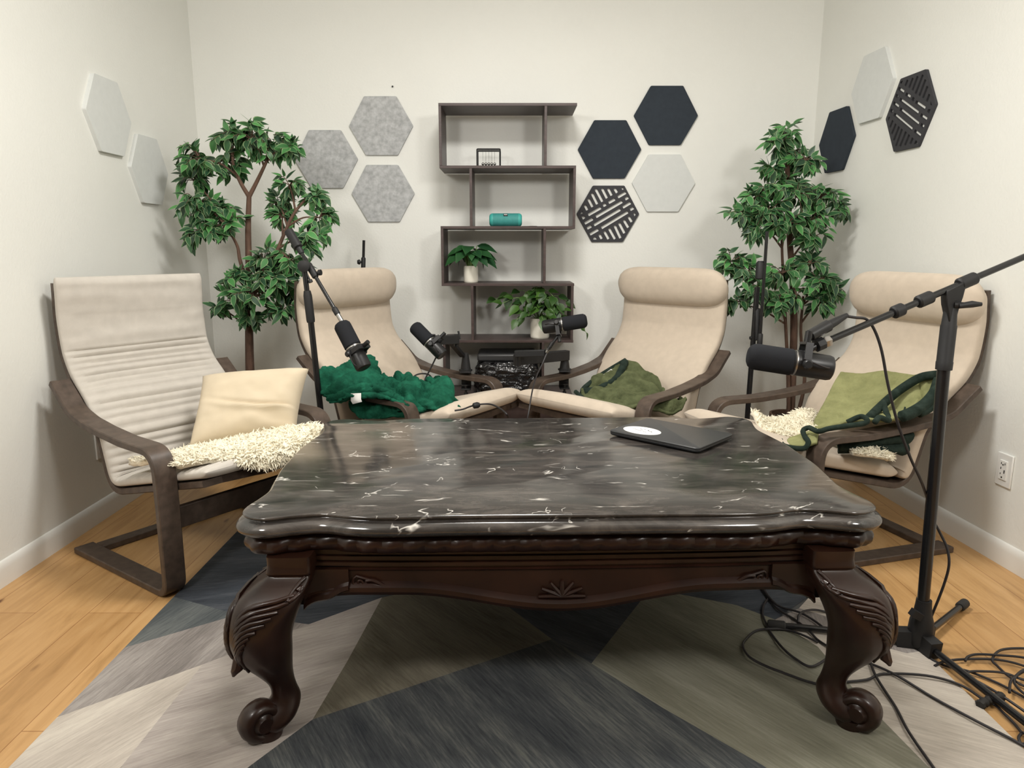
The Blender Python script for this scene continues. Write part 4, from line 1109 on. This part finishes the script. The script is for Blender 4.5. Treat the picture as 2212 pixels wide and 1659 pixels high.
def straight_stand(label, px, py_top, Yp, kind):
    tp = at(px, py_top, Yp); base = Vector((tp.x, Yp, 0))
    t = thing('microphone_stand', label, 'microphone stand', base)
    if kind == 0:
        MB().tube([base+Vector((0, 0, .02)), at(px, 595, Yp)], .011, 12).build('lower_tube', M['tube'], t)
        MB().tube([at(px-2, 600, Yp), tp], .0075, 12).build('upper_tube', M['tube'], t)
        MB().lathe([(0, .010), (.004, .0118), (.11, .0118), (.115, .009)], at(px-2, 603, Yp), tp, 12).build('height_clutch', M['blackmat'], t)
        k = at(px-2, 566, Yp); b = MB(); b.lathe([(0, .006), (.012, .006), (.014, .013), (.022, .014), (.03, .009)], k, k+Vector((-1, -.2, 0)), 12); b.build('knob', M['blackmat'], t)
        k = at(px+2, 587, Yp); b = MB(); b.lathe([(0, .018), (.01, .024), (.034, .024), (.045, .014)], k+Vector((.0, 0, -.004)), k+Vector((1, -.15, 0)), 16); b.build('boom_joint', M['blackmat'], t)
        k = at(px-4, 590, Yp); b = MB(); b.tube([k, at(px-12, 596, Yp-.01), at(px-20, 598, Yp-.012)], [.004, .0035, .006], 8); b.build('lever', M['blackmat'], t)
    else:
        low = at(1641, 600, Yp)
        MB().tube([base+Vector((0, 0, .02)), at(px-2, 620, Yp)], .0125, 14).build('lower_tube', M['tube'], t)
        MB().lathe([(0, .013), (.004, .0165), (.14, .0165), (.15, .012)], at(px-3, 735, Yp), at(px-2, 620, Yp), 14).build('height_clutch', M['blackmat'], t)
        x2 = .030
        MB().tube([Vector((tp.x+x2, Yp-.03, at(0, 748, Yp).z)), Vector((tp.x+x2, Yp-.03, tp.z))], .0075, 12).build('folded_boom', M['tube'], t)
        b = MB(); c_ = at(px+4, 580, Yp); b.lathe([(0, .014), (.005, .020), (.075, .020), (.085, .012)], Vector((tp.x+.014, Yp-.016, c_.z-.05)), Vector((tp.x+.014, Yp-.016, 9)), 14); b.build('boom_joint', M['blackmat'], t); b = MB()
        b.lathe([(0, .011), (.004, .0125), (.07, .0125), (.075, .009)], Vector((tp.x+x2, Yp-.03, at(0, 748, Yp).z-.01)), Vector((tp.x+x2, Yp-.03, 9)), 12)
        b.build('boom_cap', M['blackmat'], t)
        k = at(px-6, 730, Yp); b = MB(); b.lathe([(0, .005), (.02, .005), (.021, .008), (.028, .008)], k, k+Vector((-1, -.1, 0)), 10); b.build('knob', M['blackmat'], t)
        q = at(1637, 702, Yp-.0125); MB().box(q, (.004, .004, .035)).build('maker_plate', M['chrome'], t)
    b = MB(); b.lathe([(0, .02), (.03, .024), (.09, .016)], (base.x, base.y, .02), (base.x, base.y, 1), 14); b.build('tripod_hub', M['blackmat'], t)
    for a in (R_(100), R_(220), R_(-20)):
        L = .12; MB().tube([Vector((base.x, base.y, .07)), Vector((base.x+L*math.cos(a), base.y+L*math.sin(a), .009))], .008, 10).build('leg', M['tube'], t)
straight_stand('slim black microphone stand rising behind the left beige armchair headrest', 786, 519, 3.86, 0)
straight_stand('black microphone stand with folded boom in front of the right tree', 1638, 500, 3.38, 1)

# low-profile arms clamped to the inner armrests
def desk_arm(label, post_b, post_t, clamp, beam, link, miclab, tip, tail, yd):
    post_b, post_t = Vector(post_b), Vector(post_t)
    t = thing('microphone_mount', label, 'microphone mount', post_b, 0, 'low microphone mounts clamped to armrests')
    MB().lathe([(0, .034), (.006, .034), (.008, .026), (.02, .024), ((post_t-post_b).length, .015)], post_b, post_t, 20).build('post', M['blackmat'], t)
    cz = clamp
    b = MB(); b.box((cz.x, cz.y, cz.z+.011), (.055, .070, .008)); b.box((cz.x+.03*0, cz.y+.040, cz.z-.035), (.05, .012, .095)); b.box((cz.x, cz.y+.01, cz.z-.078), (.05, .07, .008))
    b.build('clamp', M['blackmat'], t, bevel=.002)
    b = MB(); b.lathe([(0, .022), (.006, .022)], (cz.x, cz.y-.01, cz.z-.058), (cz.x, cz.y-.01, 9), 16); b.tube([(cz.x, cz.y-.01, cz.z-.056), (cz.x, cz.y-.01, cz.z-.105)], .006, 10); b.lathe([(0, .007), (.004, .012), (.03, .010)], (cz.x, cz.y-.01, cz.z-.125), (cz.x, cz.y-.01, 9), 10)
    b.build('clamp_screw', M['black'], t)
    for nm, (a, e, w_, h_) in beam.items():
        MB().beam(a, e, w_, h_).build(nm, M['blackmat'], t, bevel=.003)
    for a, e, r in link: MB().tube([a, e], r, 10).build('joint', M['black'], t)
    mic(miclab, tip, tail, yd)
    return t
cl2 = on_chair(CH2, -.308*KX, .21, .4903)
pb = Vector((cl2.x, cl2.y, .5065)); pt_ = pb+Vector((0, 0, at(1001, 763, pb.y).z-pb.z))
desk_arm('black low microphone mount on the inner armrest of the left beige armchair', pb, pt_, Vector((cl2.x, cl2.y, .492)),
         {'lower_arm': (at(999, 768, pb.y-.01), at(972, 737, 3.36), .026, .020), 'upper_arm': (at(988, 733, 3.33), at(935, 735, 3.23), .032, .042)},
         [(at(986, 722, 3.33), at(986, 748, 3.33), .012), (at(935, 722, 3.23), at(935, 745, 3.23), .012), (at(990, 715, 3.33), at(994, 733, 3.325), .005)],
         'black microphone left of the bookshelf, tilted up and pointing left', at(893, 703, 3.24), at(957, 768, 3.18), (.6, .1, .6))
cl3 = on_chair(CH3, .308*KX, .235, .4903)
pb = Vector((cl3.x, cl3.y, .5065)); pt_ = pb+Vector((0, 0, at(1216, 762, pb.y).z-pb.z))
e_ = at(1113, 778, 3.36)
desk_arm('black low microphone mount on the inner armrest of the right beige armchair', pb, pt_, Vector((cl3.x, cl3.y, .492)),
         {'lower_arm': (at(1226, 767, pb.y), e_, .034, .050), 'upper_arm': (at(1113, 764, 3.345), at(1178, 762, 3.30), .030, .030)},
         [(at(1118, 758, 3.35), at(1118, 790, 3.36), .014), (at(1178, 765, 3.30), at(1188, 748, 3.29), .009), (at(1186, 752, 3.29), at(1208, 722, 3.30), .007)],
         'black microphone in front of the white pot, pointing right', at(1268, 692, 3.30), at(1172, 707, 3.33), (-.4, -.25, -.8))
tt = thing('microphone_plug', 'silver cable plug below the microphone in front of the white pot', 'cable plug', at(1182, 755, 3.275))
MB().lathe([(0, .0075), (.016, .0085), (.017, .010), (.045, .010)], at(1183, 757, 3.275), at(1203, 725, 3.285), 12).build('barrel', M['black'], tt)
MB().lathe([(0, .006), (.018, .0092)], at(1180, 762, 3.275), at(1203, 725, 3.285), 12).build('tip', M['chrome'], tt)

# ------------------------------------------------------------------ loose cables
def cable(label, pts, r=.0034, n=6, group=None, name='cable'):
    return tag(MB().tube(catmull(pts, n), r, 8).build(name, M['cable']), label, 'cable', group)
cable('black cable dropping from the right-pointing microphone over the beige seat front', [at(1181, 764, 3.27), at(1172, 785, 3.24), at(1160, 810, 3.18), at(1152, 835, 3.10), at(1147, 860, 3.02), at(1143, 885, 2.97), at(1138, 915, 2.95), at(1136, 960, 2.98)], .0034)
cable('black cable lying across the left beige seat with a small clip', [atz(982, 887, .470), atz(1000, 884, .474), atz(1016, 878, .480), atz(1032, 874, .484), atz(1058, 873, .488), atz(1078, 881, .488), atz(1092, 892, .486), atz(1097, 900, .47), atz(1099, 912, .44), atz(1101, 940, .40)], .0036)
tag(MB().lathe([(0, .009), (.003, .012), (.02, .013), (.028, .009)], atz(1022, 877, .484), atz(1042, 873, .488), 12).build('cable_clip', M['blackmat']), 'small black clip on the cable on the left beige seat', 'clip')
cable('black cable hanging from the left-pointing microphone down to the emerald blanket', [at(945, 765, 3.19), at(938, 780, 3.2), at(928, 800, 3.2), at(918, 820, 3.2), at(913, 838, 3.18)], .0036)
cable('black cable arching over the seat back of the left beige armchair', [at(888, 822, 3.2), at(897, 811, 3.24), at(912, 807, 3.25), at(927, 810, 3.25), at(937, 822, 3.2)], .0036)
def fz(l, z0=.0125): return [atz(x, y, z0+(.004 if i % 2 else 0)) for i, (x, y) in enumerate(l)]
def k4(*p): return [(1560+x*.14467, 1240+y*.14467) for x, y in p]
def k7(*p): return [(1560+x*.3671, 1050+y*.3671) for x, y in p]
cable('black cable under the table, running behind the right leg to the right front', fz(k4((480, 60), (570, 140), (700, 350), (830, 520), (1100, 690), (1300, 850), (1450, 1000))+k7((700, 985), (790, 1015), (1000, 1100), (1250, 1250), (1500, 1385), (1760, 1520), (1850, 1590))))
cable('black cable curling under the table, leaving at the bottom right of the rug', fz(k4((700, 350), (620, 470), (605, 600), (650, 720), (720, 870), (900, 1100), (1100, 1270), (1340, 1380))+k7((640, 1000), (760, 920), (845, 960), (900, 1110), (1020, 1300), (1100, 1450), (1260, 1680)), .013))
cable('black cable in a wide loop around the right table leg', fz(k4((1430, 1020), (1200, 910), (950, 830), (700, 820), (500, 850), (350, 980), (310, 1080), (400, 1230), (600, 1350), (900, 1470), (1330, 1620))+k7((620, 1165), (700, 1155), (850, 1140), (950, 1105), (1200, 1115), (1400, 1170), (1545, 1262)), .0135))
cable('short black cable bend beside the stand leg under the table', fz(k4((560, 160), (750, 400), (900, 500), (1150, 570), (1350, 680), (1500, 790)), .016))
cable('black cable hooked over the stand leg under the table', [atz(*k4((1130, 720))[0], .03), atz(*k4((1150, 610))[0], .04), atz(*k4((1240, 550))[0], .035), atz(*k4((1400, 535))[0], .02), atz(*k4((1600, 575))[0], .012), atz(*k4((1800, 600))[0], .0125)])
b = MB()
def lp(z, *p): b.tube(catmull([atz(x, y, z+(.003 if i % 2 else 0)) for i, (x, y) in enumerate(k7(*p))], 6), .0034, 8)
lp(.006, (1165, 880), (1160, 920), (1180, 970), (1240, 1025), (1340, 1065), (1450, 1090), (1600, 1150), (1700, 1200), (1800, 1255))
lp(.010, (1250, 1058), (1300, 1035), (1400, 1020), (1600, 1020), (1750, 1050), (1850, 1100), (1800, 1180), (1700, 1130), (1620, 1060), (1590, 1020), (1640, 965), (1776, 955), (1900, 970))
lp(.014, (1430, 1030), (1445, 1005), (1500, 990), (1620, 995), (1776, 1010), (1880, 1050), (1860, 1140), (1776, 1140), (1660, 1100), (1530, 1090), (1450, 1095), (1470, 1130), (1540, 1170), (1640, 1230), (1800, 1340))
lp(.018, (1690, 1215), (1698, 1150), (1740, 1110), (1820, 1080), (1900, 1150), (1820, 1240), (1720, 1160), (1760, 1090), (1860, 1060))
lp(.008, (1490, 1268), (1530, 1275), (1600, 1285), (1660, 1340), (1720, 1400), (1765, 1455))
lp(.008, (1765, 1450), (1745, 1480), (1760, 1515), (1790, 1510), (1800, 1470), (1765, 1450))
tag(b.build('cable', M['cable']), 'heap of coiled black cable on the wood floor at the right front', 'cable')
b = MB(); q = [atz(x, y, .014) for x, y in k7((1515, 1290), (1550, 1268), (1600, 1250), (1650, 1235))]
b.tube(catmull(q, 5), [.010+.003*math.sin(i*1.9) for i in range(16)], 8)
tag(b.build('cable_tie', M['rubber']), 'fuzzy black cable tie beside the stand front leg on the wood floor', 'cable tie')

# ------------------------------------------------------------------ soft things on the chairs
def patch(ctrl, nu=10, nv=10, fold=None, amp=.008, seed=0, fs=9, ridge=0):
    """smooth sheet through a grid of points, with folds"""
    rows = [catmull(r, nu) for r in ctrl]
    cols = list(zip(*rows)); g = [catmull(c, nv) for c in cols]
    g = list(map(list, zip(*g)))
    H, W = len(g), len(g[0]); out = []
    for i in range(H):
        r = []
        for j in range(W):
            a = g[i][min(j+1, W-1)]-g[i][max(j-1, 0)]; c = g[min(i+1, H-1)][j]-g[max(i-1, 0)][j]
            n = a.cross(c); n = n.normalized() if n.length > 1e-9 else Vector((0, 0, 1))
            if n.y > 0: n = -n
            u, v = j/W, i/H
            h = 0
            if fold: h += fold(u, v)
            h += amp*nz(g[i][j], fs, seed)+amp*.5*nz(g[i][j], fs*2.3, seed+4)+ridge*(.5-abs(nz(g[i][j], 30, seed+8)))+ridge*.5*(.5-abs(nz(g[i][j], 62, seed+2)))
            r.append(g[i][j]+n*h)
        out.append(r)
    return out
def A(l): return [[at(*p) for p in r] for r in l]
def edge_tube(b, pts, r, mi=0): b.tube(catmull([at(*p) for p in pts], 6), r, 10, mi=mi)
def drape_on(g): return g

# emerald blanket over the left arm of the left beige armchair
t = thing('blanket', 'emerald green plush blanket heaped over the left beige armchair', 'blanket', at(840, 900, 3.05))
f1 = lambda u, v: .016*math.sin(22*v+9*u+3*math.sin(5*u))*(.5+.5*math.sin(3*u+1))+.006*math.sin(46*v+14*u)
g1 = patch(A([[(697, 808, 3.20), (735, 798, 3.24), (775, 782, 3.27), (806, 780, 3.29), (822, 812, 3.28), (835, 835, 3.22)],
              [(684, 826, 3.06), (735, 812, 3.08), (778, 803, 3.10), (812, 806, 3.13), (832, 828, 3.12), (850, 846, 3.08)],
              [(690, 848, 2.98), (735, 838, 2.97), (780, 830, 2.97), (815, 832, 2.99), (838, 846, 3.0), (860, 860, 2.99)],
              [(706, 858, 2.95), (740, 858, 2.925), (782, 848, 2.925), (818, 850, 2.94), (845, 860, 2.95), (870, 872, 2.94)],
              [(722, 866, 2.93), (738, 868, 2.91), (780, 852, 2.92), (820, 856, 2.935), (850, 868, 2.94), (884, 880, 2.93)]]), 15, 15, f1, .008, 1, 9, .020)
blk = MB().grid(g1).build('upper_fold', M['emerald'], t, recalc=False, solid=.012, sharp=180)
f2 = lambda u, v: .020*math.sin(15*u+5*v)+.008*math.sin(31*u-12*v)
g2 = patch(A([[(824, 828, 3.30), (850, 818, 3.30), (880, 814, 3.30), (905, 830, 3.30), (930, 822, 3.28), (955, 828, 3.25), (975, 858, 3.18)],
              [(826, 838, 3.18), (850, 822, 3.18), (880, 818, 3.18), (908, 834, 3.18), (932, 826, 3.16), (960, 832, 3.14), (984, 868, 3.08)],
              [(832, 850, 3.08), (855, 842, 3.06), (885, 838, 3.05), (908, 850, 3.05), (935, 846, 3.04), (964, 852, 3.03), (990, 880, 3.0)],
              [(842, 865, 3.02), (862, 862, 3.0), (888, 864, 2.98), (912, 868, 2.97), (938, 868, 2.96), (966, 872, 2.96), (992, 888, 2.96)],
              [(850, 890, 2.99), (868, 890, 2.97), (890, 890, 2.95), (914, 890, 2.94), (940, 889, 2.94), (966, 889, 2.94), (988, 891, 2.94)]]), 14, 14, f2, .010, 2, 9, .022)
MB().grid(g2).build('bunched_end', M['emerald'], t, recalc=False, solid=.012, sharp=180)
g3 = patch(A([[(756, 868, 3.02), (790, 862, 3.02), (830, 866, 3.02), (870, 872, 3.0), (900, 880, 2.98)],
              [(760, 885, 3.01), (795, 884, 3.0), (832, 886, 3.0), (870, 890, 2.98), (905, 893, 2.96)],
              [(775, 903, 3.0), (800, 904, 2.99), (835, 904, 2.98), (870, 902, 2.97), (905, 898, 2.95)]]), 8, 8, lambda u, v: .012*math.sin(14*u+6*v), .006, 5, 9, .015)
MB().grid(g3).build('hanging_fold', M['emerald'], t, recalc=False, solid=.010, sharp=180)
b = MB(); b.grid([[at(758, 850, 2.90), at(780, 849, 2.90)], [at(758, 866, 2.897), at(780, 862, 2.897)], [at(762, 873, 2.892), at(782, 868, 2.892)]])
b.build('care_label', M['label'], t, recalc=False, solid=.001)['label'] = 'white care label'

# olive blanket on the right beige armchair
t = thing('blanket', 'olive green plush blanket with dark trim crumpled on the armchair right of the shelf', 'blanket', at(1360, 890, 3.1))
g1 = patch(A([[(1292, 815, 3.40), (1322, 796, 3.43), (1350, 778, 3.45), (1376, 797, 3.43), (1400, 815, 3.38), (1424, 836, 3.30)],
              [(1266, 838, 3.32), (1300, 825, 3.32), (1345, 815, 3.33), (1386, 822, 3.31), (1420, 840, 3.26), (1442, 858, 3.20)],
              [(1256, 850, 3.24), (1300, 848, 3.22), (1345, 845, 3.21), (1390, 847, 3.19), (1428, 862, 3.16), (1462, 864, 3.13)],
              [(1276, 868, 3.14), (1312, 870, 3.11), (1350, 870, 3.09), (1395, 872, 3.08), (1440, 876, 3.07), (1480, 862, 3.12)],
              [(1312, 886, 3.06), (1332, 888, 3.04), (1360, 888, 3.03), (1400, 889, 3.02), (1440, 893, 3.02), (1474, 884, 3.06)]]), 9, 9,
           lambda u, v: .012*math.sin(19*v-8*u)+.006*math.sin(25*u+9*v), .010, 7, 9, .012)
MB().grid(g1).build('plush_sheet', M['olive'], t, recalc=False, solid=.012, sharp=180)
b = MB()
edge_tube(b, [(1243, 846, 3.235), (1262, 862, 3.17), (1285, 878, 3.10), (1312, 888, 3.05), (1335, 890, 3.03)], .010)
edge_tube(b, [(1352, 778, 3.45), (1320, 797, 3.42), (1290, 816, 3.39), (1262, 838, 3.31), (1258, 848, 3.25)], .012)
edge_tube(b, [(1350, 782, 3.43), (1342, 800, 3.36), (1332, 816, 3.33), (1310, 832, 3.30), (1290, 842, 3.25), (1262, 846, 3.24)], .018)
b.build('dark_trim', M['darktrim'], t, sharp=180)['label'] = 'dark green edge trim'
b = MB(); b.grid([[at(1304, 809, 3.35), at(1320, 797, 3.37)], [at(1308, 812, 3.34), at(1325, 801, 3.36)]])
b.build('care_label', M['label'], t, recalc=False, solid=.0015)['label'] = 'white care label'

# moss green blanket on the right-hand armchair
t = thing('blanket', 'moss green plush blanket with dark velvet trim on the armchair by the right wall', 'blanket', at(1880, 950, 2.5))
g1 = patch(A([[(1816, 806, 2.90), (1862, 812, 2.86), (1915, 803, 2.78), (1965, 810, 2.68), (2000, 812, 2.59), (2030, 808, 2.52)],
              [(1795, 842, 2.82), (1850, 848, 2.77), (1910, 845, 2.69), (1960, 848, 2.59), (2000, 848, 2.52), (2028, 846, 2.46)],
              [(1775, 882, 2.72), (1830, 888, 2.66), (1890, 890, 2.58), (1945, 888, 2.51), (1985, 880, 2.46), (2018, 876, 2.44)],
              [(1755, 925, 2.58), (1800, 922, 2.50), (1850, 913, 2.43), (1900, 908, 2.40), (1955, 902, 2.40), (1998, 894, 2.41)]]), 10, 10,
           lambda u, v: .006*math.sin(9*v+7*u)-.010*math.exp(-((u-.66-.2*v)/.03)**2)*min(1, v*4), .007, 11, 6, .004)
MB().grid(g1).build('plush_sheet', M['moss'], t, recalc=False, solid=.012, sharp=180)
g2 = patch(A([[(1706, 948, 2.48), (1735, 938, 2.48), (1765, 930, 2.48)], [(1700, 955, 2.42), (1735, 950, 2.41), (1768, 940, 2.40)], [(1708, 962, 2.38), (1740, 964, 2.36), (1765, 960, 2.36)]]), 6, 6, None, .006, 3)
MB().grid(g2).build('front_fold', M['moss'], t, recalc=False, solid=.010, sharp=180)
g3 = patch(A([[(1815, 945, 2.48), (1860, 938, 2.46), (1910, 934, 2.46), (1968, 930, 2.48)], [(1808, 962, 2.44), (1860, 958, 2.42), (1912, 954, 2.43), (1966, 955, 2.45)], [(1812, 975, 2.42), (1865, 975, 2.41), (1915, 974, 2.42), (1950, 982, 2.44)]]), 8, 8, lambda u, v: .012*math.sin(12*v+5*u), .006, 8)
MB().grid(g3).build('under_fold', M['darktrim'], t, recalc=False, solid=.012, sharp=180)
b = MB()
edge_tube(b, [(2032, 808, 2.50), (1990, 815, 2.56), (1950, 838, 2.57), (1920, 862, 2.54), (1895, 885, 2.49), (1878, 902, 2.42)], .016)
edge_tube(b, [(2030, 818, 2.51), (2018, 850, 2.44), (1996, 875, 2.41), (1968, 892, 2.38), (1948, 900, 2.37)], .020)
edge_tube(b, [(2034, 815, 2.52), (2028, 850, 2.45), (2010, 880, 2.41), (1985, 894, 2.39)], .014)
edge_tube(b, [(1688, 952, 2.43), (1692, 962, 2.38), (1715, 968, 2.355), (1738, 968, 2.35), (1746, 955, 2.36), (1738, 942, 2.40), (1735, 930, 2.43), (1748, 924, 2.43), (1768, 932, 2.36), (1790, 926, 2.345), (1830, 920, 2.345), (1868, 914, 2.35), (1872, 905, 2.36), (1858, 900, 2.40), (1830, 912, 2.41)], .009)
edge_tube(b, [(1908, 868, 2.52), (1914, 890, 2.46), (1920, 908, 2.40), (1900, 902, 2.39), (1890, 912, 2.37)], .010)
edge_tube(b, [(1955, 880, 2.47), (1952, 892, 2.44), (1946, 905, 2.39)], .003)
b.build('dark_trim', M['darktrim'], t, sharp=180)['label'] = 'dark green velvet edge trim'

# sheepskins: lumpy hide with wool locks
def wool(t, g, n, Lr, seed, down=.25):
    rnd_ = random.Random(seed); b = MB(); H, W = len(g), len(g[0])
    for _ in range(n):
        i = rnd_.randrange(H-1); j = rnd_.randrange(W-1)
        p = g[i][j].lerp(g[i+1][j+1], rnd_.random()).lerp(g[i][j+1], rnd_.random()*.5)
        a = g[i][j+1]-g[i][j]; c = g[i+1][j]-g[i][j]; nn = a.cross(c)
        if nn.length < 1e-10: continue
        nn.normalize()
        if nn.z < 0 and abs(nn.z) > .2: nn = -nn
        if abs(nn.z) <= .2 and nn.y > 0: nn = -nn
        L = Lr*rnd_.uniform(.6, 1.25)
        d = (nn+Vector((rnd_.uniform(-.8, .8), rnd_.uniform(-.8, .8), -down+rnd_.uniform(-.3, .3)))).normalized()
        q = p+d*L*.55; e = q+(d+Vector((rnd_.uniform(-1, 1), rnd_.uniform(-1, 1), -.5))).normalized()*L*.5
        r = L*.13
        b.tube([p, p.lerp(q, .6)+Vector((rnd_.uniform(-1, 1), rnd_.uniform(-1, 1), 0))*L*.1, q, e], [r, r*1.1, r*.8, r*.12], 5, caps=False)
    return b.build('wool', M['wool'], t, recalc=False, sharp=180)
t = thing('sheepskin', 'creamy white sheepskin under the pillow on the grey quilted armchair', 'sheepskin', at(500, 1000, 2.4), 0)
def seat_z(s_): return .398-.236*(s_+.135)
XS = (.285, .20, .10, .0, -.10, -.19)
SR = [(.30, .28, .26, .24, .20, .16), (.16, .15, .13, .12, .09, .06), (.06, .03, -.01, -.03, -.04, -.05), (.02, -.05, -.12, -.155, -.16, -.15), (-.0, -.09, -.18, -.205, -.21, -.19), (-.02, -.11, -.185, -.215, -.22, -.20)]
Wg = patch([[on_chair(CH1, x, s_, seat_z(s_)+(.092, .092, .090, .076, .045 if i > 1 else .068, .010 if i > 1 else .062)[k]) for i, (x, s_) in enumerate(zip(XS, r))] for k, r in enumerate(SR)], 9, 9, None, .010, 21, 12)
MB().grid(Wg).build('hide', M['wool'], t, recalc=False, solid=.02, sharp=180)
wool(t, Wg, 8500, .028, 3, .5)
t = thing('sheepskin', 'creamy white sheepskin draped on the seat of the armchair by the right wall', 'sheepskin', at(1690, 940, 2.6), 0)
Wg = patch([[at(1624, 890, 2.74), at(1655, 906, 2.80), at(1700, 902, 2.84), at(1738, 888, 2.86), at(1766, 896, 2.84)],
            [at(1634, 908, 2.66), at(1665, 918, 2.70), at(1702, 915, 2.72), at(1738, 904, 2.74), at(1768, 910, 2.74)],
            [at(1645, 924, 2.58), at(1675, 932, 2.60), at(1705, 930, 2.62), at(1738, 924, 2.63), at(1766, 922, 2.64)],
            [at(1662, 936, 2.52), at(1685, 944, 2.51), at(1710, 946, 2.52), at(1738, 942, 2.52), at(1762, 934, 2.54)]], 8, 8, None, .008, 22, 12)
MB().grid(Wg).build('hide', M['wool'], t, recalc=False, solid=.02, sharp=180)
wool(t, Wg, 3200, .024, 5)
Wg = patch([[at(1832, 968, 2.44), at(1870, 966, 2.43), at(1905, 972, 2.43), at(1924, 985, 2.43)], [at(1835, 974, 2.41), at(1872, 975, 2.40), at(1905, 982, 2.395), at(1922, 992, 2.40)], [at(1842, 980, 2.385), at(1874, 985, 2.375), at(1905, 990, 2.37), at(1918, 996, 2.38)]], 6, 6, None, .004, 23)
MB().grid(Wg).build('hide_corner', M['wool'], t, recalc=False, solid=.012, sharp=180)
wool(t, Wg, 800, .020, 6)

# throw pillow
def pillow():
    c = at(543, 886, 2.62)
    t = thing('throw_pillow', 'square cream cotton pillow leaning in the grey quilted armchair', 'pillow', (c.x, c.y, c.z-.17))
    TL, TR, BR, BL = at(438, 812, 2.70), at(668, 795, 2.74), at(640, 938, 2.60), at(406, 970, 2.46)
    n = (TR-TL).cross(BL-TL).normalized()
    if n.y > 0: n = -n
    b = MB(); K = 44
    def P(u, v, s):
        e = .10*(1-abs(u)**2)*0
        pin = .075*((1-u*u)*(abs(v)**4)+(1-v*v)*(abs(u)**4))
        uu = u*(1-pin*.8*(abs(u) > 0)); vv = v*(1-pin*.8)
        a = (uu+1)/2; w_ = (vv+1)/2
        p = TL.lerp(TR, a).lerp(BL.lerp(BR, a), w_)
        th = .070*((1-u**4)*(1-v**4))**.55
        wr = 0
        if s > 0:
            wr = .024*math.exp(-((v-.33+.22*u*u-.25*u)/.07)**2)*(u+1)*.6-.022*math.exp(-((v-.20+.15*u*u-.28*u)/.06)**2)*(u+1)*.6+.010*math.sin(13*v-6*u)*max(0, u)*max(0, v+.2)
            wr -= .010*math.exp(-((v-.42)/.08)**2)*max(0, -u-.3)
            wr += .012*nz((u*1.6+v*.6, v*1.6-u*.5, 4), 1.0)+.004*nz((u*5, v*4, 2), 1.0)
        return p+n*s*(th+wr*(1-u**4)*(1-v**4)), th
    for s in (1, -1):
        b.grid([[P(-1+2*j/K, -1+2*i/K, s)[0] for j in range(K+1)] for i in range(K+1)])
    o = b.build('cover', M['pillow'], t, sharp=180, recalc=False)
    bm = bmesh.new(); bm.from_mesh(o.data); bmesh.ops.remove_doubles(bm, verts=bm.verts, dist=.0006); bmesh.ops.recalc_face_normals(bm, faces=bm.faces); bm.to_mesh(o.data); bm.free(); o.data.shade_smooth()
    b = MB(); b.grid([[at(634, 936, 2.575), at(656, 926, 2.57)], [at(629, 948, 2.565), at(651, 940, 2.56)]])
    b.build('tag', M['red'], t, recalc=False, solid=.0015)['label'] = 'red cloth tag'
pillow()

# ------------------------------------------------------------------ marks in the marble: broad white veins crossing the front edge
sc = bpy.context.scene
sc.view_settings.view_transform = 'Standard'; sc.view_settings.look = 'None'
sc.view_settings.gamma = 1; sc.view_settings.use_curve_mapping = False
sc.view_settings.exposure = 0.10
for o in list(bpy.data.objects):
    if '_inv' in o.keys(): del o['_inv']
